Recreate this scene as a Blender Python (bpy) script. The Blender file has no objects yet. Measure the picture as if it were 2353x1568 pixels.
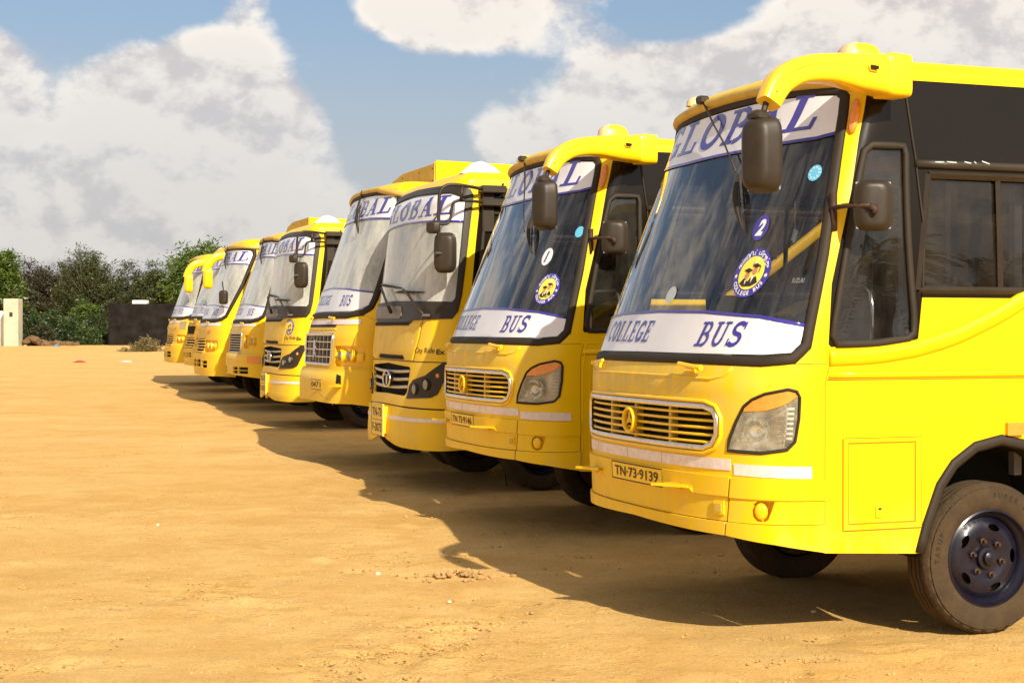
import bpy, math, random
import numpy as np
from mathutils import Vector, Matrix
from mathutils.geometry import delaunay_2d_cdt

random.seed(7)
RNG = np.random.default_rng(11)
scene = bpy.context.scene
COL = scene.collection

# ------------------------------------------------------------------ camera
EYE = 1.67
cam_d = bpy.data.cameras.new('camera')
cam_d.sensor_width = 36.0
cam_d.lens = 36.0 * 3650.0 / 2352.0
cam_d.clip_start = 0.1
cam_d.clip_end = 5000.0
cam = bpy.data.objects.new('camera', cam_d)
COL.objects.link(cam)
cam.location = (0, 0, EYE)
cam.rotation_euler = (math.radians(90) - math.atan(24 / 3650.0), 0, 0)
scene.camera = cam

# ------------------------------------------------------------------ sun, sky, exposure
TO_SUN = Vector((0.333, -0.763, 0.537)).normalized()
SUN_EL = math.asin(TO_SUN.z)
SUN_AZ = math.atan2(TO_SUN.x, TO_SUN.y)
sun_d = bpy.data.lights.new('sun', 'SUN')
sun_d.energy = 4.9
sun_d.angle = math.radians(0.53)
sun_d.color = (1.0, 0.91, 0.74)
sun = bpy.data.objects.new('sun', sun_d)
COL.objects.link(sun)
sun.rotation_euler = TO_SUN.to_track_quat('Z', 'Y').to_euler()
sun.location = (20, -40, 30)

scene.view_settings.view_transform = 'Standard'
scene.view_settings.look = 'None'
scene.view_settings.gamma = 1.0
scene.view_settings.exposure = 0.50
scene.view_settings.use_curve_mapping = False


class NT:
    """tiny node-tree helper"""
    def __init__(s, tree):
        s.t = tree
    def n(s, typ, **kw):
        nd = s.t.nodes.new(typ)
        for k, v in kw.items():
            if k.startswith('i_'):
                key = k[2:]
                key = int(key) if key.isdigit() else key.replace('_', ' ')
                s.put(nd, key, v)
            else:
                setattr(nd, k, v)
        return nd
    def put(s, nd, key, v):
        if isinstance(v, bpy.types.NodeSocket):
            s.t.links.new(v, nd.inputs[key])
        else:
            nd.inputs[key].default_value = v
    def math(s, op, a, b=0.0, c=None, clamp=False):
        nd = s.t.nodes.new('ShaderNodeMath'); nd.operation = op; nd.use_clamp = clamp
        s.put(nd, 0, a); s.put(nd, 1, b)
        if c is not None: s.put(nd, 2, c)
        return nd.outputs[0]
    def mix(s, f, a, b):
        nd = s.t.nodes.new('ShaderNodeMix'); nd.data_type = 'RGBA'
        s.put(nd, 0, f); s.put(nd, 6, a); s.put(nd, 7, b)
        return nd.outputs[2]
    def ramp(s, f, lo, hi, smooth=True):
        nd = s.t.nodes.new('ShaderNodeMapRange'); nd.interpolation_type = 'SMOOTHSTEP' if smooth else 'LINEAR'
        s.put(nd, 0, f); s.put(nd, 1, lo); s.put(nd, 2, hi)
        return nd.outputs[0]
    def noise(s, vec, scale, detail=4, rough=0.55, dist=0.0):
        nd = s.t.nodes.new('ShaderNodeTexNoise')
        if vec is not None: s.put(nd, 'Vector', vec)
        s.put(nd, 'Scale', scale); s.put(nd, 'Detail', detail); s.put(nd, 'Roughness', rough); s.put(nd, 'Distortion', dist)
        return nd.outputs[0]


def build_world():
    w = bpy.data.worlds.new('World'); scene.world = w; w.use_nodes = True
    t = w.node_tree; t.nodes.clear(); N = NT(t)
    out = N.n('ShaderNodeOutputWorld')
    sky = N.n('ShaderNodeTexSky', sky_type='NISHITA', sun_disc=False)
    sky.sun_elevation = SUN_EL; sky.sun_rotation = SUN_AZ
    sky.air_density = 1.25; sky.dust_density = 1.6; sky.ozone_density = 2.0
    geo = N.n('ShaderNodeTexCoord')
    sep = N.n('ShaderNodeSeparateXYZ', i_0=geo.outputs['Generated'])
    X, Y, Z = sep.outputs
    az = N.math('ARCTAN2', X, Y)
    el = N.math('ARCSINE', Z)
    # cloud sheet coordinates on the sphere of directions
    comb = N.n('ShaderNodeCombineXYZ', i_0=X, i_1=Y, i_2=N.math('MULTIPLY', Z, 1.35))
    V = comb.outputs[0]
    # billows
    n1 = N.noise(V, 7.0, 9, 0.56, 0.15)
    n2 = N.noise(V, 19.0, 8, 0.58, 0.1)
    up = N.n('ShaderNodeVectorMath', operation='ADD', i_0=V, i_1=(0.008, 0.0, 0.022))
    n1u = N.noise(up.outputs[0], 7.0, 9, 0.56, 0.15)
    n2u = N.noise(up.outputs[0], 19.0, 8, 0.58, 0.1)
    # where the banks of cumulus stand: az, el, radii, weight
    def d(px, py): return ((px - 1176) / 3650.0, (760 - py) / 3650.0)
    blobs = [(510, 235, 210, 150, .72), (330, 300, 190, 130, .50), (640, 390, 230, 130, .45), (0, 240, 110, 180, .60), (60, 520, 300, 120, .2),
             (1110, 40, 300, 75, .42), (1010, 10, 240, 60, .25), (1350, 290, 270, 120, .50), (1640, 190, 330, 95, .48), (1950, 80, 260, 120, .5),
             (2290, 130, 190, 100, .34), (600, 20, 110, 40, .18), (2180, 250, 300, 120, .3),
             (240, 30, 240, 95, -.80), (760, 130, 120, 110, -.62), (930, 310, 150, 160, -.75), (1590, 35, 185, 68, -.75), (1150, 200, 150, 60, -.50), (740, 20, 90, 60, -.4),
             (290, 105, 60, 30, .22), (900, 480, 400, 90, -.1)]
    bias = None
    for px, py, rx, ry, wt in blobs:
        a0, e0 = d(px, py)
        dx = N.math('DIVIDE', N.math('SUBTRACT', az, a0), rx / 3650.0)
        dy = N.math('DIVIDE', N.math('SUBTRACT', el, e0), ry / 3650.0)
        r2 = N.math('ADD', N.math('MULTIPLY', dx, dx), N.math('MULTIPLY', dy, dy))
        g = N.math('EXPONENT', N.math('MULTIPLY', N.math('MULTIPLY', r2, r2), -0.55))
        g = N.math('MULTIPLY', g, wt)
        bias = g if bias is None else N.math('ADD', bias, g)
    n3 = N.noise(V, 46.0, 6, 0.6, 0.0); n3u = N.noise(up.outputs[0], 46.0, 6, 0.6, 0.0)
    def density(a_, b_, c_):
        puff = N.math('ABSOLUTE', N.math('MULTIPLY_ADD', b_, 2.0, -1.0)); p3 = N.math('ABSOLUTE', N.math('MULTIPLY_ADD', c_, 2.0, -1.0))
        dd = N.math('ADD', N.math('MULTIPLY', N.math('SUBTRACT', a_, 0.5), 1.9), N.math('MULTIPLY', puff, 0.62))
        dd = N.math('ADD', dd, N.math('MULTIPLY', p3, 0.14))
        return N.math('ADD', N.math('ADD', dd, bias), 0.07)  # offset thickens cloud all round, unseen sky too, for whiter windscreen reflections
    den = density(n1, n2, n3); denu = density(n1u, n2u, n3u)
    mask = N.ramp(den, -0.04, 0.44)
    # self shading of the clouds: towards the sun thinner = brighter
    lit = N.ramp(N.math('SUBTRACT', den, denu), -0.20, 0.10)
    thick = N.ramp(den, 0.2, 0.75)
    ccol = N.mix(lit, (0.55, 0.51, 0.505, 1), (0.86, 0.80, 0.72, 1))
    ccol = N.mix(N.math('MULTIPLY', thick, 0.25), ccol, (0.58, 0.53, 0.49, 1))
    # blue of the open sky: Nishita, pulled down to the photo's exposure
    skyc = N.n('ShaderNodeVectorMath', operation='MULTIPLY', i_0=sky.outputs[0], i_1=(0.084, 0.086, 0.090)).outputs[0]
    hz = N.ramp(el, 0.23, 0.03)
    skyc = N.mix(N.math('MULTIPLY', N.ramp(el, 0.34, 0.12), 0.35), skyc, (0.19, 0.285, 0.50, 1))
    skyc = N.mix(N.math('MULTIPLY', hz, 0.85), skyc, (0.46, 0.455, 0.455, 1))
    col = N.mix(N.math('MULTIPLY', mask, N.math('SUBTRACT', 1.0, N.math('MULTIPLY', hz, 0.60))), skyc, ccol)
    bg = N.n('ShaderNodeBackground', i_0=col, i_1=0.86)
    t.links.new(bg.outputs[0], out.inputs[0])


build_world()

# ------------------------------------------------------------------ materials
MATS = {}


def new_mat(name):
    m = bpy.data.materials.new(name); m.use_nodes = True
    t = m.node_tree; t.nodes.clear(); N = NT(t)
    o = N.n('ShaderNodeOutputMaterial')
    MATS[name] = m
    return m, N, o


def principled(name, col, rough=0.5, metal=0.0, spec=0.5, coat=0.0, vary=0.0, vscale=6.0, bump=0.0, bscale=40.0, dust=0.0, dustcol=(0.45, 0.32, 0.16, 1), emit=None):
    m, N, o = new_mat(name)
    tc = N.n('ShaderNodeTexCoord').outputs['Object']
    c = (*col, 1)
    b = N.n('ShaderNodeBsdfPrincipled')
    cs = c
    if vary:
        n = N.noise(tc, vscale, 6, 0.6)
        cs = N.mix(N.ramp(n, 0.25, 0.75), tuple(x * (1 - vary) for x in col) + (1,), tuple(min(1, x * (1 + vary)) for x in col) + (1,))
    if dust:
        n = N.noise(tc, 3.1, 8, 0.65)
        n3 = N.noise(tc, 24, 4, 0.6)
        f = N.math('MULTIPLY', N.ramp(N.math('ADD', n, N.math('MULTIPLY', n3, 0.25)), 0.35, 1.0), dust)
        cs = N.mix(f, cs, dustcol)
        N.put(b, 'Roughness', N.math('ADD', rough, N.math('MULTIPLY', f, 0.5), clamp=True))
    else:
        b.inputs['Roughness'].default_value = rough
    N.put(b, 'Base Color', cs)
    b.inputs['Metallic'].default_value = metal
    b.inputs['Specular IOR Level'].default_value = spec
    b.inputs['Coat Weight'].default_value = coat
    b.inputs['Coat Roughness'].default_value = 0.12
    if bump:
        bn = N.n('ShaderNodeBump', i_Height=N.noise(tc, bscale, 5, 0.6), i_Strength=bump, i_Distance=0.01)
        N.put(b, 'Normal', bn.outputs[0])
    N.t.links.new(b.outputs[0], o.inputs[0])
    return m


def glass_mat(name, tint, refl=1.0, rough=0.0, dirt=0.08, dcol=(0.5, 0.45, 0.38, 1)):
    m, N, o = new_mat(name)
    tc = N.n('ShaderNodeTexCoord').outputs['Object']
    tr = N.n('ShaderNodeBsdfTransparent', i_Color=(*tint, 1))
    gl = N.n('ShaderNodeBsdfGlossy', i_Color=(1, 1, 1, 1), i_Roughness=rough)
    lw = N.n('ShaderNodeFresnel', i_IOR=1.52)
    f = N.math('MULTIPLY', lw.outputs[0], refl, clamp=True)
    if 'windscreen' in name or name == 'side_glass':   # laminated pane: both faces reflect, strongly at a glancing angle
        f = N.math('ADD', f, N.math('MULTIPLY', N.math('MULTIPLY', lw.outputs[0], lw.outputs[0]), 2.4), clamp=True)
    mx = N.n('ShaderNodeMixShader', i_0=f, i_1=tr.outputs[0], i_2=gl.outputs[0])
    wv = N.n('ShaderNodeBump', i_Height=N.noise(tc, 2.2, 2, 0.4), i_Strength=0.025, i_Distance=0.05)
    N.put(gl, 'Normal', wv.outputs[0])
    df = N.n('ShaderNodeBsdfDiffuse', i_Color=dcol)
    mp = N.n('ShaderNodeMapping', i_Vector=tc, i_Scale=(1.2, 1.2, .7))
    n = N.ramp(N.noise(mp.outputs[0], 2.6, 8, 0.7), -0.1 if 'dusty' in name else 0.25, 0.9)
    mx2 = N.n('ShaderNodeMixShader', i_0=N.math('MULTIPLY', n, dirt), i_1=mx.outputs[0], i_2=df.outputs[0])  # diffuse film: dirt, plus painted glare on the farther windscreens
    N.t.links.new(mx2.outputs[0], o.inputs[0])
    return m


def paint_mat(name, col, dusty=0.25, inner=(0.10, 0.09, 0.08, 1), spec=0.26, rough=0.36):
    """bus paint: yellow enamel, uneven, sun-faded patches and dust; dark lining on the inside of the sheet metal"""
    m, N, o = new_mat(name)
    tc = N.n('ShaderNodeTexCoord').outputs['Object']
    sep = N.n('ShaderNodeSeparateXYZ', i_0=tc)
    b = N.n('ShaderNodeBsdfPrincipled')
    n = N.noise(tc, 2.3, 5, 0.6)
    c = N.mix(n, tuple(x * 0.93 for x in col) + (1,), tuple(min(1, x * 1.05) for x in col) + (1,))
    # vertical run streaks of dust, more of it on the nose where the road dirt sticks
    mp = N.n('ShaderNodeMapping', i_Vector=tc, i_Scale=(7, 7, 0.8))
    st = N.noise(mp.outputs[0], 1.6, 8, 0.62)
    bl = N.noise(tc, 4.2, 7, 0.66, 0.4)
    nose = N.ramp(sep.outputs[0], 0.40, 0.0)
    hgt = N.ramp(sep.outputs[2], 0.9, 1.35)
    low = N.ramp(sep.outputs[2], 0.85, 0.45)
    amt = N.math('ADD', N.math('MULTIPLY', nose, N.math('ADD', 0.35, N.math('MULTIPLY', hgt, 0.75))), N.math('MULTIPLY', low, 0.38))
    f = N.math('MULTIPLY', N.ramp(N.math('ADD', N.math('MULTIPLY', st, 0.45), N.math('MULTIPLY', bl, 0.6)), 0.40, 0.64), amt)
    f = N.math('MULTIPLY', f, dusty, clamp=True)
    c = N.mix(f, c, (0.70, 0.50, 0.10, 1))
    spk = N.ramp(N.noise(tc, 90, 2, 0.5), 0.74, 0.80)
    c = N.mix(N.math('MULTIPLY', spk, 0.25), c, (0.25, 0.17, 0.05, 1))
    geo = N.n('ShaderNodeNewGeometry')
    c = N.mix(geo.outputs['Backfacing'], c, inner)
    N.put(b, 'Base Color', c)
    N.put(b, 'Roughness', N.math('ADD', rough, N.math('MULTIPLY', f, 0.4)))
    b.inputs['Specular IOR Level'].default_value = spec
    b.inputs['Coat Weight'].default_value = 0.10 if spec < .27 else 0.03
    b.inputs['Coat Roughness'].default_value = 0.16
    bn = N.n('ShaderNodeBump', i_Height=N.noise(tc, 3.0, 3, 0.5), i_Strength=0.10, i_Distance=0.03)
    N.put(b, 'Normal', bn.outputs[0])
    N.t.links.new(b.outputs[0], o.inputs[0])
    return m


YEL = (0.86, 0.545, 0.002)
paint_mat('yellow_paint', YEL, 0.9)
paint_mat('old_yellow_paint', (0.84, 0.515, 0.004), 1.0)
paint_mat('black_band', (0.011, 0.008, 0.005), 0.02, spec=.28, rough=.14)
principled('faded_yellow', (0.60, 0.40, 0.05), 0.6, vary=0.15, vscale=9, dust=0.4)
principled('yellow_plastic', (0.90, 0.555, 0.003), 0.34, coat=0.3, vary=0.05)
principled('plate_yellow', (0.85, 0.58, 0.10), 0.6, vary=0.08)
principled('black_rubber', (0.022, 0.016, 0.010), 0.6, spec=0.3, dust=0.22, dustcol=(0.10, 0.065, 0.03, 1))
principled('black_plastic', (0.026, 0.018, 0.011), 0.42, spec=.35, vary=0.2, dust=0.16, dustcol=(0.10, 0.065, 0.03, 1))
principled('grey_plastic', (0.16, 0.145, 0.125), 0.4, vary=0.15, dust=0.35)
principled('dark_void', (0.006, 0.005, 0.004), 0.9)
principled('chassis', (0.035, 0.027, 0.02), 0.8, dust=0.6, dustcol=(0.16, 0.11, 0.06, 1))
principled('chrome', (0.80, 0.77, 0.74), 0.16, metal=1.0, vary=0.12, vscale=30, dust=0.35)
principled('dull_chrome', (0.62, 0.58, 0.52), 0.30, metal=0.85, dust=0.5)
principled('banner_white', (0.80, 0.78, 0.80), 0.45, vary=0.05)
principled('banner_blue', (0.045, 0.030, 0.29), 0.25, coat=0.6)
principled('banner_gloss', (0.78, 0.76, 0.78), 0.3, vary=0.04, coat=0.7)
principled('sticker_blue', (0.10, 0.40, 0.62), 0.5)
principled('sticker_yellow', (0.90, 0.72, 0.08), 0.5)
principled('sticker_grey', (0.50, 0.55, 0.55), 0.5)
principled('reflective_tape', (0.80, 0.70, 0.68), 0.35, vary=0.12, vscale=30, dust=0.3)
principled('seam_brown', (0.30, 0.17, 0.005), 0.8)
principled('ink_black', (0.030, 0.020, 0.008), 0.6)
principled('skin_print', (0.55, 0.22, 0.12), 0.6)
principled('amber_lens', (0.78, 0.27, 0.035), 0.25, coat=0.5, vary=0.12, vscale=30)
principled('pale_amber_lens', (0.80, 0.50, 0.22), 0.3, coat=0.5)
principled('lamp_lens_dusty', (0.45, 0.33, 0.10), 0.3, coat=0.6, vary=0.12, vscale=14)
principled('lamp_reflector', (0.86, 0.85, 0.80), 0.14, metal=1.0)
principled('white_fin', (0.80, 0.76, 0.72), 0.35)
principled('rubber_tyre', (0.045, 0.031, 0.018), 0.85, spec=0.2, vary=0.15, vscale=14, bump=0.4, bscale=60, dust=0.6, dustcol=(0.12, 0.073, 0.034, 1))
principled('blue_rim', (0.0035, 0.0035, 0.013), 0.32, spec=0.35, coat=0.15, vary=0.25, vscale=12, dust=0.02)
principled('rusty_metal', (0.06, 0.032, 0.02), 0.65, metal=0.4, vary=0.3, vscale=30)
principled('seat_cloth', (0.22, 0.16, 0.12), 0.9, vary=0.2)
principled('cabin_grey', (0.24, 0.23, 0.23), 0.8, vary=0.15)
principled('cabin_dark', (0.04, 0.035, 0.034), 0.85)
principled('cabin_metal', (0.35, 0.34, 0.33), 0.4, metal=0.5)
principled('orange_wood', (0.30, 0.13, 0.05), 0.6, vary=0.2)
glass_mat('dusty_glare_windscreen_glass', (0.86, 0.87, 0.88), 1.3, 0.0, 0.80, (0.80, 0.81, 0.74, 1))  # dust film made paler to paint in bright glare on the farther windscreens
glass_mat('windscreen_glass', (0.95, 0.96, 0.98), 1.0, 0.0, 0.09, (0.42, 0.42, 0.46, 1))
glass_mat('tinted_glass', (0.30, 0.28, 0.27), 1.2, 0.01, 0.10, (0.30, 0.24, 0.17, 1))
glass_mat('side_glass', (0.60, 0.62, 0.62), 1.3, 0.0, 0.10, (0.36, 0.32, 0.26, 1))
glass_mat('lamp_glass', (0.95, 0.95, 0.90), 1.2, 0.03, 0.95, (0.72, 0.66, 0.50, 1))


# ------------------------------------------------------------------ object helpers
def tag(o, label=None, cat=None, group=None, kind=None):
    if label: o['label'] = label
    if cat: o['category'] = cat
    if group: o['group'] = group
    if kind: o['kind'] = kind
    return o


def empty(name, loc, rz=0.0):
    o = bpy.data.objects.new(name, None); COL.objects.link(o)
    o.location = loc; o.rotation_euler = (0, 0, rz); o.empty_display_size = 0.3
    return o


def link(name, me, mat, parent=None):
    o = bpy.data.objects.new(name, me); COL.objects.link(o)
    if mat is not None and len(me.materials) == 0:
        me.materials.append(MATS[mat] if isinstance(mat, str) else mat)
    if parent is not None: o.parent = parent
    return o


def raw(name, V, F, mat, parent=None, smooth=False, normals=None):
    me = bpy.data.meshes.new(name)
    V = np.asarray(V, dtype=float)
    me.from_pydata([tuple(v) for v in V], [], [tuple(int(i) for i in f) for f in F])
    me.update()
    if smooth or normals is not None:
        me.polygons.foreach_set('use_smooth', [True] * len(me.polygons))
    if normals is not None:
        me.normals_split_custom_set_from_vertices([tuple(n) for n in normals])
    return link(name, me, mat, parent)


class MB:
    """mesh collector"""
    def __init__(s): s.V = []; s.F = []
    def add(s, V, F):
        k = len(s.V); s.V += [tuple(v) for v in V]; s.F += [tuple(i + k for i in f) for f in F]; return s
    def box(s, c, d, rot=None, taper=1.0, bev=0.0):
        hx, hy, hz = d[0] / 2, d[1] / 2, d[2] / 2
        R = rot if rot is not None else Matrix.Identity(3)
        c = Vector(c)
        b = min(bev, hx * .95, hy * .95, hz * .95)
        if b <= 0:
            pts = [(x * hx * (taper if z > 0 else 1), y * hy * (taper if z > 0 else 1), z * hz) for z in (-1, 1) for x, y in ((-1, -1), (1, -1), (1, 1), (-1, 1))]
            V = [c + R @ Vector(p) for p in pts]
            return s.add(V, [(3, 2, 1, 0), (4, 5, 6, 7), (0, 1, 5, 4), (1, 2, 6, 5), (2, 3, 7, 6), (3, 0, 4, 7)])
        V = []; idx = {}
        for sx in (-1, 1):
            for sy in (-1, 1):
                for sz in (-1, 1):
                    tp = taper if sz > 0 else 1
                    for ax in range(3):
                        p = [sx * hx, sy * hy, sz * hz]
                        for k in range(3):
                            if k != ax: p[k] -= (sx, sy, sz)[k] * b
                        p[0] *= tp; p[1] *= tp
                        idx[(sx, sy, sz, ax)] = len(V); V.append(c + R @ Vector(p))
        F = []
        I = idx
        for s1 in (-1, 1):
            def q(l): return l if s1 > 0 else l[::-1]
            F.append(q([I[(s1, a, e, 0)] for a, e in ((-1, -1), (1, -1), (1, 1), (-1, 1))]))
            F.append(q([I[(e, s1, a, 1)] for a, e in ((-1, -1), (1, -1), (1, 1), (-1, 1))]))
            F.append(q([I[(a, e, s1, 2)] for a, e in ((-1, -1), (1, -1), (1, 1), (-1, 1))]))
        for a in (-1, 1):
            for e in (-1, 1):
                F.append([I[(a, e, -1, 0)], I[(a, e, 1, 0)], I[(a, e, 1, 1)], I[(a, e, -1, 1)]][:: (1 if a * e < 0 else -1)])
                F.append([I[(a, -1, e, 0)], I[(a, 1, e, 0)], I[(a, 1, e, 2)], I[(a, -1, e, 2)]][:: (-1 if a * e < 0 else 1)])
                F.append([I[(-1, a, e, 1)], I[(1, a, e, 1)], I[(1, a, e, 2)], I[(-1, a, e, 2)]][:: (1 if a * e < 0 else -1)])
                for g in (-1, 1):
                    F.append([I[(a, e, g, 0)], I[(a, e, g, 1)], I[(a, e, g, 2)]][:: (1 if a * e * g > 0 else -1)])
        return s.add(V, F)
    def tube(s, pts, r, n=8, closed=False, flat=None):
        P = [Vector(p) for p in pts]; m = len(P); V = []; F = []
        rr = r if hasattr(r, '__len__') else [r] * m
        up = Vector((0, 0, 1))
        prevb = None
        for i in range(m):
            a = P[(i - 1) % m] if (closed or i > 0) else P[i]
            b = P[(i + 1) % m] if (closed or i < m - 1) else P[i]
            t = (b - a).normalized()
            if prevb is None:
                nn = t.cross(up)
                if nn.length < 1e-3: nn = t.cross(Vector((1, 0, 0)))
                nn.normalize()
            else:
                nn = (prevb - t * prevb.dot(t)).normalized()
            prevb = nn
            bb = t.cross(nn)
            for k in range(n):
                an = 2 * math.pi * k / n
                V.append(P[i] + (nn * math.cos(an) + bb * math.sin(an)) * rr[i])
        R = m if closed else m - 1
        for i in range(R):
            for k in range(n):
                F.append((i * n + k, i * n + (k + 1) % n, ((i + 1) % m) * n + (k + 1) % n, ((i + 1) % m) * n + k))
        if not closed:
            F.append(tuple(range(n))[::-1]); F.append(tuple((m - 1) * n + k for k in range(n)))
        return s.add(V, F)
    def lathe(s, prof, n, c, axis='Y', a0=0.0):
        """prof (radius, along-axis)"""
        V = []; F = []
        for r, h in prof:
            for k in range(n):
                a = a0 + 2 * math.pi * k / n
                V.append((c[0] + r * math.cos(a), c[1] + h, c[2] + r * math.sin(a)) if axis == 'Y' else
                         ((c[0] + r * math.cos(a), c[1] + r * math.sin(a), c[2] + h) if axis == 'Z' else (c[0] + h, c[1] + r * math.cos(a), c[2] + r * math.sin(a))))
        for i in range(len(prof) - 1):
            for k in range(n):
                F.append((i * n + k, i * n + (k + 1) % n, (i + 1) * n + (k + 1) % n, (i + 1) * n + k))
        return s.add(V, F)
    def build(s, name, mat, parent=None, smooth=False, angle=None):
        me = bpy.data.meshes.new(name)
        me.from_pydata([tuple(v) for v in s.V], [], s.F); me.update()
        if smooth:
            me.polygons.foreach_set('use_smooth', [True] * len(me.polygons))
            if angle: me.set_sharp_from_angle(angle=math.radians(angle))
        return link(name, me, mat, parent)


# ------------------------------------------------------------------ the curved skin of a bus


class Skin:
    """s = distance along the skin measured from the nose (near side positive), z = height; wraps front and sides"""
    def __init__(b, prof, W=2.38, xc=.548, n=2.684, sh=.43, zs=1.4, tum=.07, zr=3.08, rr=.12):
        b.zr, b.rr = zr, rr
        b.W, b.xc, b.n, b.sh, b.zs, b.tum = W, xc, n, sh, zs, tum
        b.pz = [p[0] for p in prof]; b.px = [p[1] for p in prof]
        ph = np.linspace(0, np.pi / 2, 400)
        y = W / 2 * np.sin(ph) ** (2 / n); x = xc - xc * np.cos(ph) ** (2 / n)
        L = np.concatenate([[0], np.cumsum(np.hypot(np.diff(x), np.diff(y)))])
        b.ph, b.L, b.sc = ph, L, float(L[-1])
    def S0(b, s, v):
        ZR, RR = b.zr, b.rr
        s, v = np.broadcast_arrays(np.asarray(s, float), np.asarray(v, float))
        a_ = np.clip((v - ZR) / RR, 0, math.pi / 2)
        z = np.where(v > ZR, ZR + RR * np.sin(a_), v); inset = RR * (1 - np.cos(a_))
        x0 = np.interp(z, b.pz, b.px) + inset
        sh = b.sh * np.clip((z - b.zs) / 1.45, 0, 1.2); xc = b.xc + sh
        w = b.W / 2 - b.tum * np.clip((z - 1.5) / 1.5, 0, 1.2) ** 2 - inset
        a = np.abs(s); ph = np.interp(a, b.L, b.ph)
        y = w * np.sin(ph) ** (2 / b.n) * np.sign(s); x = xc - (xc - x0) * np.clip(np.cos(ph), 0, 1) ** (2 / b.n)
        e = np.maximum(a - b.sc, 0)
        x = np.where(a > b.sc, b.xc + e + sh * np.clip(1 - e / .95, 0, 1), x)
        return np.stack([x, -y, z], -1)
    def nrm(b, s, v, h=0.012):
        du = b.S0(np.asarray(s) + h, v) - b.S0(np.asarray(s) - h, v)
        dv = b.S0(s, np.asarray(v) + h) - b.S0(s, np.asarray(v) - h)
        n = np.cross(du, dv)
        return n / np.maximum(np.linalg.norm(n, axis=-1, keepdims=True), 1e-9)
    def S(b, s, v, off=0.0):
        return b.S0(s, v) + b.nrm(s, v) * np.asarray(off)[..., None]
    def pt(b, s, v, off=0.0):
        return Vector(b.S(np.array([s]), np.array([v]), np.array([off]))[0])


def densify(pts, step, closed=True):
    out = []; n = len(pts)
    for i in range(n if closed else n - 1):
        a = pts[i]; c = pts[(i + 1) % n]; d = math.hypot(c[0] - a[0], c[1] - a[1])
        k = max(1, int(math.ceil(d / step)))
        for j in range(k): out.append((a[0] + (c[0] - a[0]) * j / k, a[1] + (c[1] - a[1]) * j / k))
    if not closed: out.append(pts[-1])
    return out


def smooth_poly(pts, k=2, closed=True):
    """Chaikin corner cutting"""
    for _ in range(k):
        out = []; n = len(pts)
        for i in range(n if closed else n - 1):
            a = pts[i]; c = pts[(i + 1) % n]
            out.append((a[0] * .75 + c[0] * .25, a[1] * .75 + c[1] * .25)); out.append((a[0] * .25 + c[0] * .75, a[1] * .25 + c[1] * .75))
        if not closed: out = [pts[0]] + out + [pts[-1]]
        pts = out
    return pts


def inside(P, poly):
    x, y = P[:, 0], P[:, 1]; r = np.zeros(len(P), bool); n = len(poly)
    for i in range(n):
        x1, y1 = poly[i]; x2, y2 = poly[(i + 1) % n]
        if y1 == y2: continue
        c = ((y1 > y) != (y2 > y)) & (x < (x2 - x1) * (y - y1) / (y2 - y1) + x1)
        r ^= c
    return r


def panel(sk, name, outline, mat, parent, holes=(), step=.08, off=0.0, thick=0.0, rim_in=None, offf=None):
    """a curved sheet cut to an outline in (s, z), with holes and turned-in edges"""
    loops = [densify(outline, step)] + [densify(h, step) for h in holes]
    P = []; E = []
    for lp in loops:
        k = len(P); P += lp; E += [(k + i, k + (i + 1) % len(lp)) for i in range(len(lp))]
    O = np.array(loops[0]); lo = O.min(0); hi = O.max(0)
    gx = np.arange(lo[0] + step * .5, hi[0], step); gy = np.arange(lo[1] + step * .5, hi[1], step)
    if len(gx) and len(gy):
        G = np.stack(np.meshgrid(gx, gy), -1).reshape(-1, 2)
        m = inside(G, loops[0])
        for h in loops[1:]: m &= ~inside(G, h)
        A = np.array(P)
        G = G[m]
        if len(G):
            keep = np.array([((A - g) ** 2).sum(1).min() > (step * .35) ** 2 for g in G])
            P += [tuple(g) for g in G[keep]]
    r = delaunay_2d_cdt([Vector(p) for p in P], E, [], 0, 1e-6)
    V2 = np.array([tuple(v) for v in r[0]]); T = [tuple(f) for f in r[2]]
    C = np.array([V2[list(f)].mean(0) for f in T])
    m = inside(C, loops[0])
    for h in loops[1:]: m &= ~inside(C, h)
    T = [f for f, k in zip(T, m) if k]
    def orient(f):
        a, b_, c = V2[f[0]], V2[f[1]], V2[f[2]]
        ar = (b_[0] - a[0]) * (c[1] - a[1]) - (b_[1] - a[1]) * (c[0] - a[0])
        return f if ar > 0 else f[::-1]
    T = [orient(f) for f in T]
    of = off if offf is None else off + offf(V2)
    N3 = sk.nrm(V2[:, 0], V2[:, 1])
    V3 = sk.S0(V2[:, 0], V2[:, 1]) + N3 * (np.ones(len(V2)) * of)[:, None]
    V = list(V3); NN = list(N3); F = list(T)
    if thick:
        for li, lp in enumerate(loops):
            A = np.array(lp); ofl = off if offf is None else off + offf(A)
            n3 = sk.nrm(A[:, 0], A[:, 1]); o3 = sk.S0(A[:, 0], A[:, 1]) + n3 * (np.ones(len(A)) * ofl)[:, None]; i3 = o3 - n3 * thick
            ar = 0.5 * sum(lp[i][0] * lp[(i + 1) % len(lp)][1] - lp[(i + 1) % len(lp)][0] * lp[i][1] for i in range(len(lp)))
            flip = (ar > 0) != (li > 0)
            m_ = len(lp)
            for i in range(m_):
                j = (i + 1) % m_; k = len(V)
                q = [o3[i], o3[j], i3[j], i3[i]]
                fn = np.cross(q[1] - q[0], q[3] - q[0]); l = np.linalg.norm(fn)
                if l < 1e-9: continue
                fn /= l
                if flip: V += q; F.append((k + 3, k + 2, k + 1, k)); NN += [-fn] * 4
                else: V += q; F.append((k, k + 1, k + 2, k + 3)); NN += [fn] * 4
    return raw(name, V, F, mat, parent, normals=NN)


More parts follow.
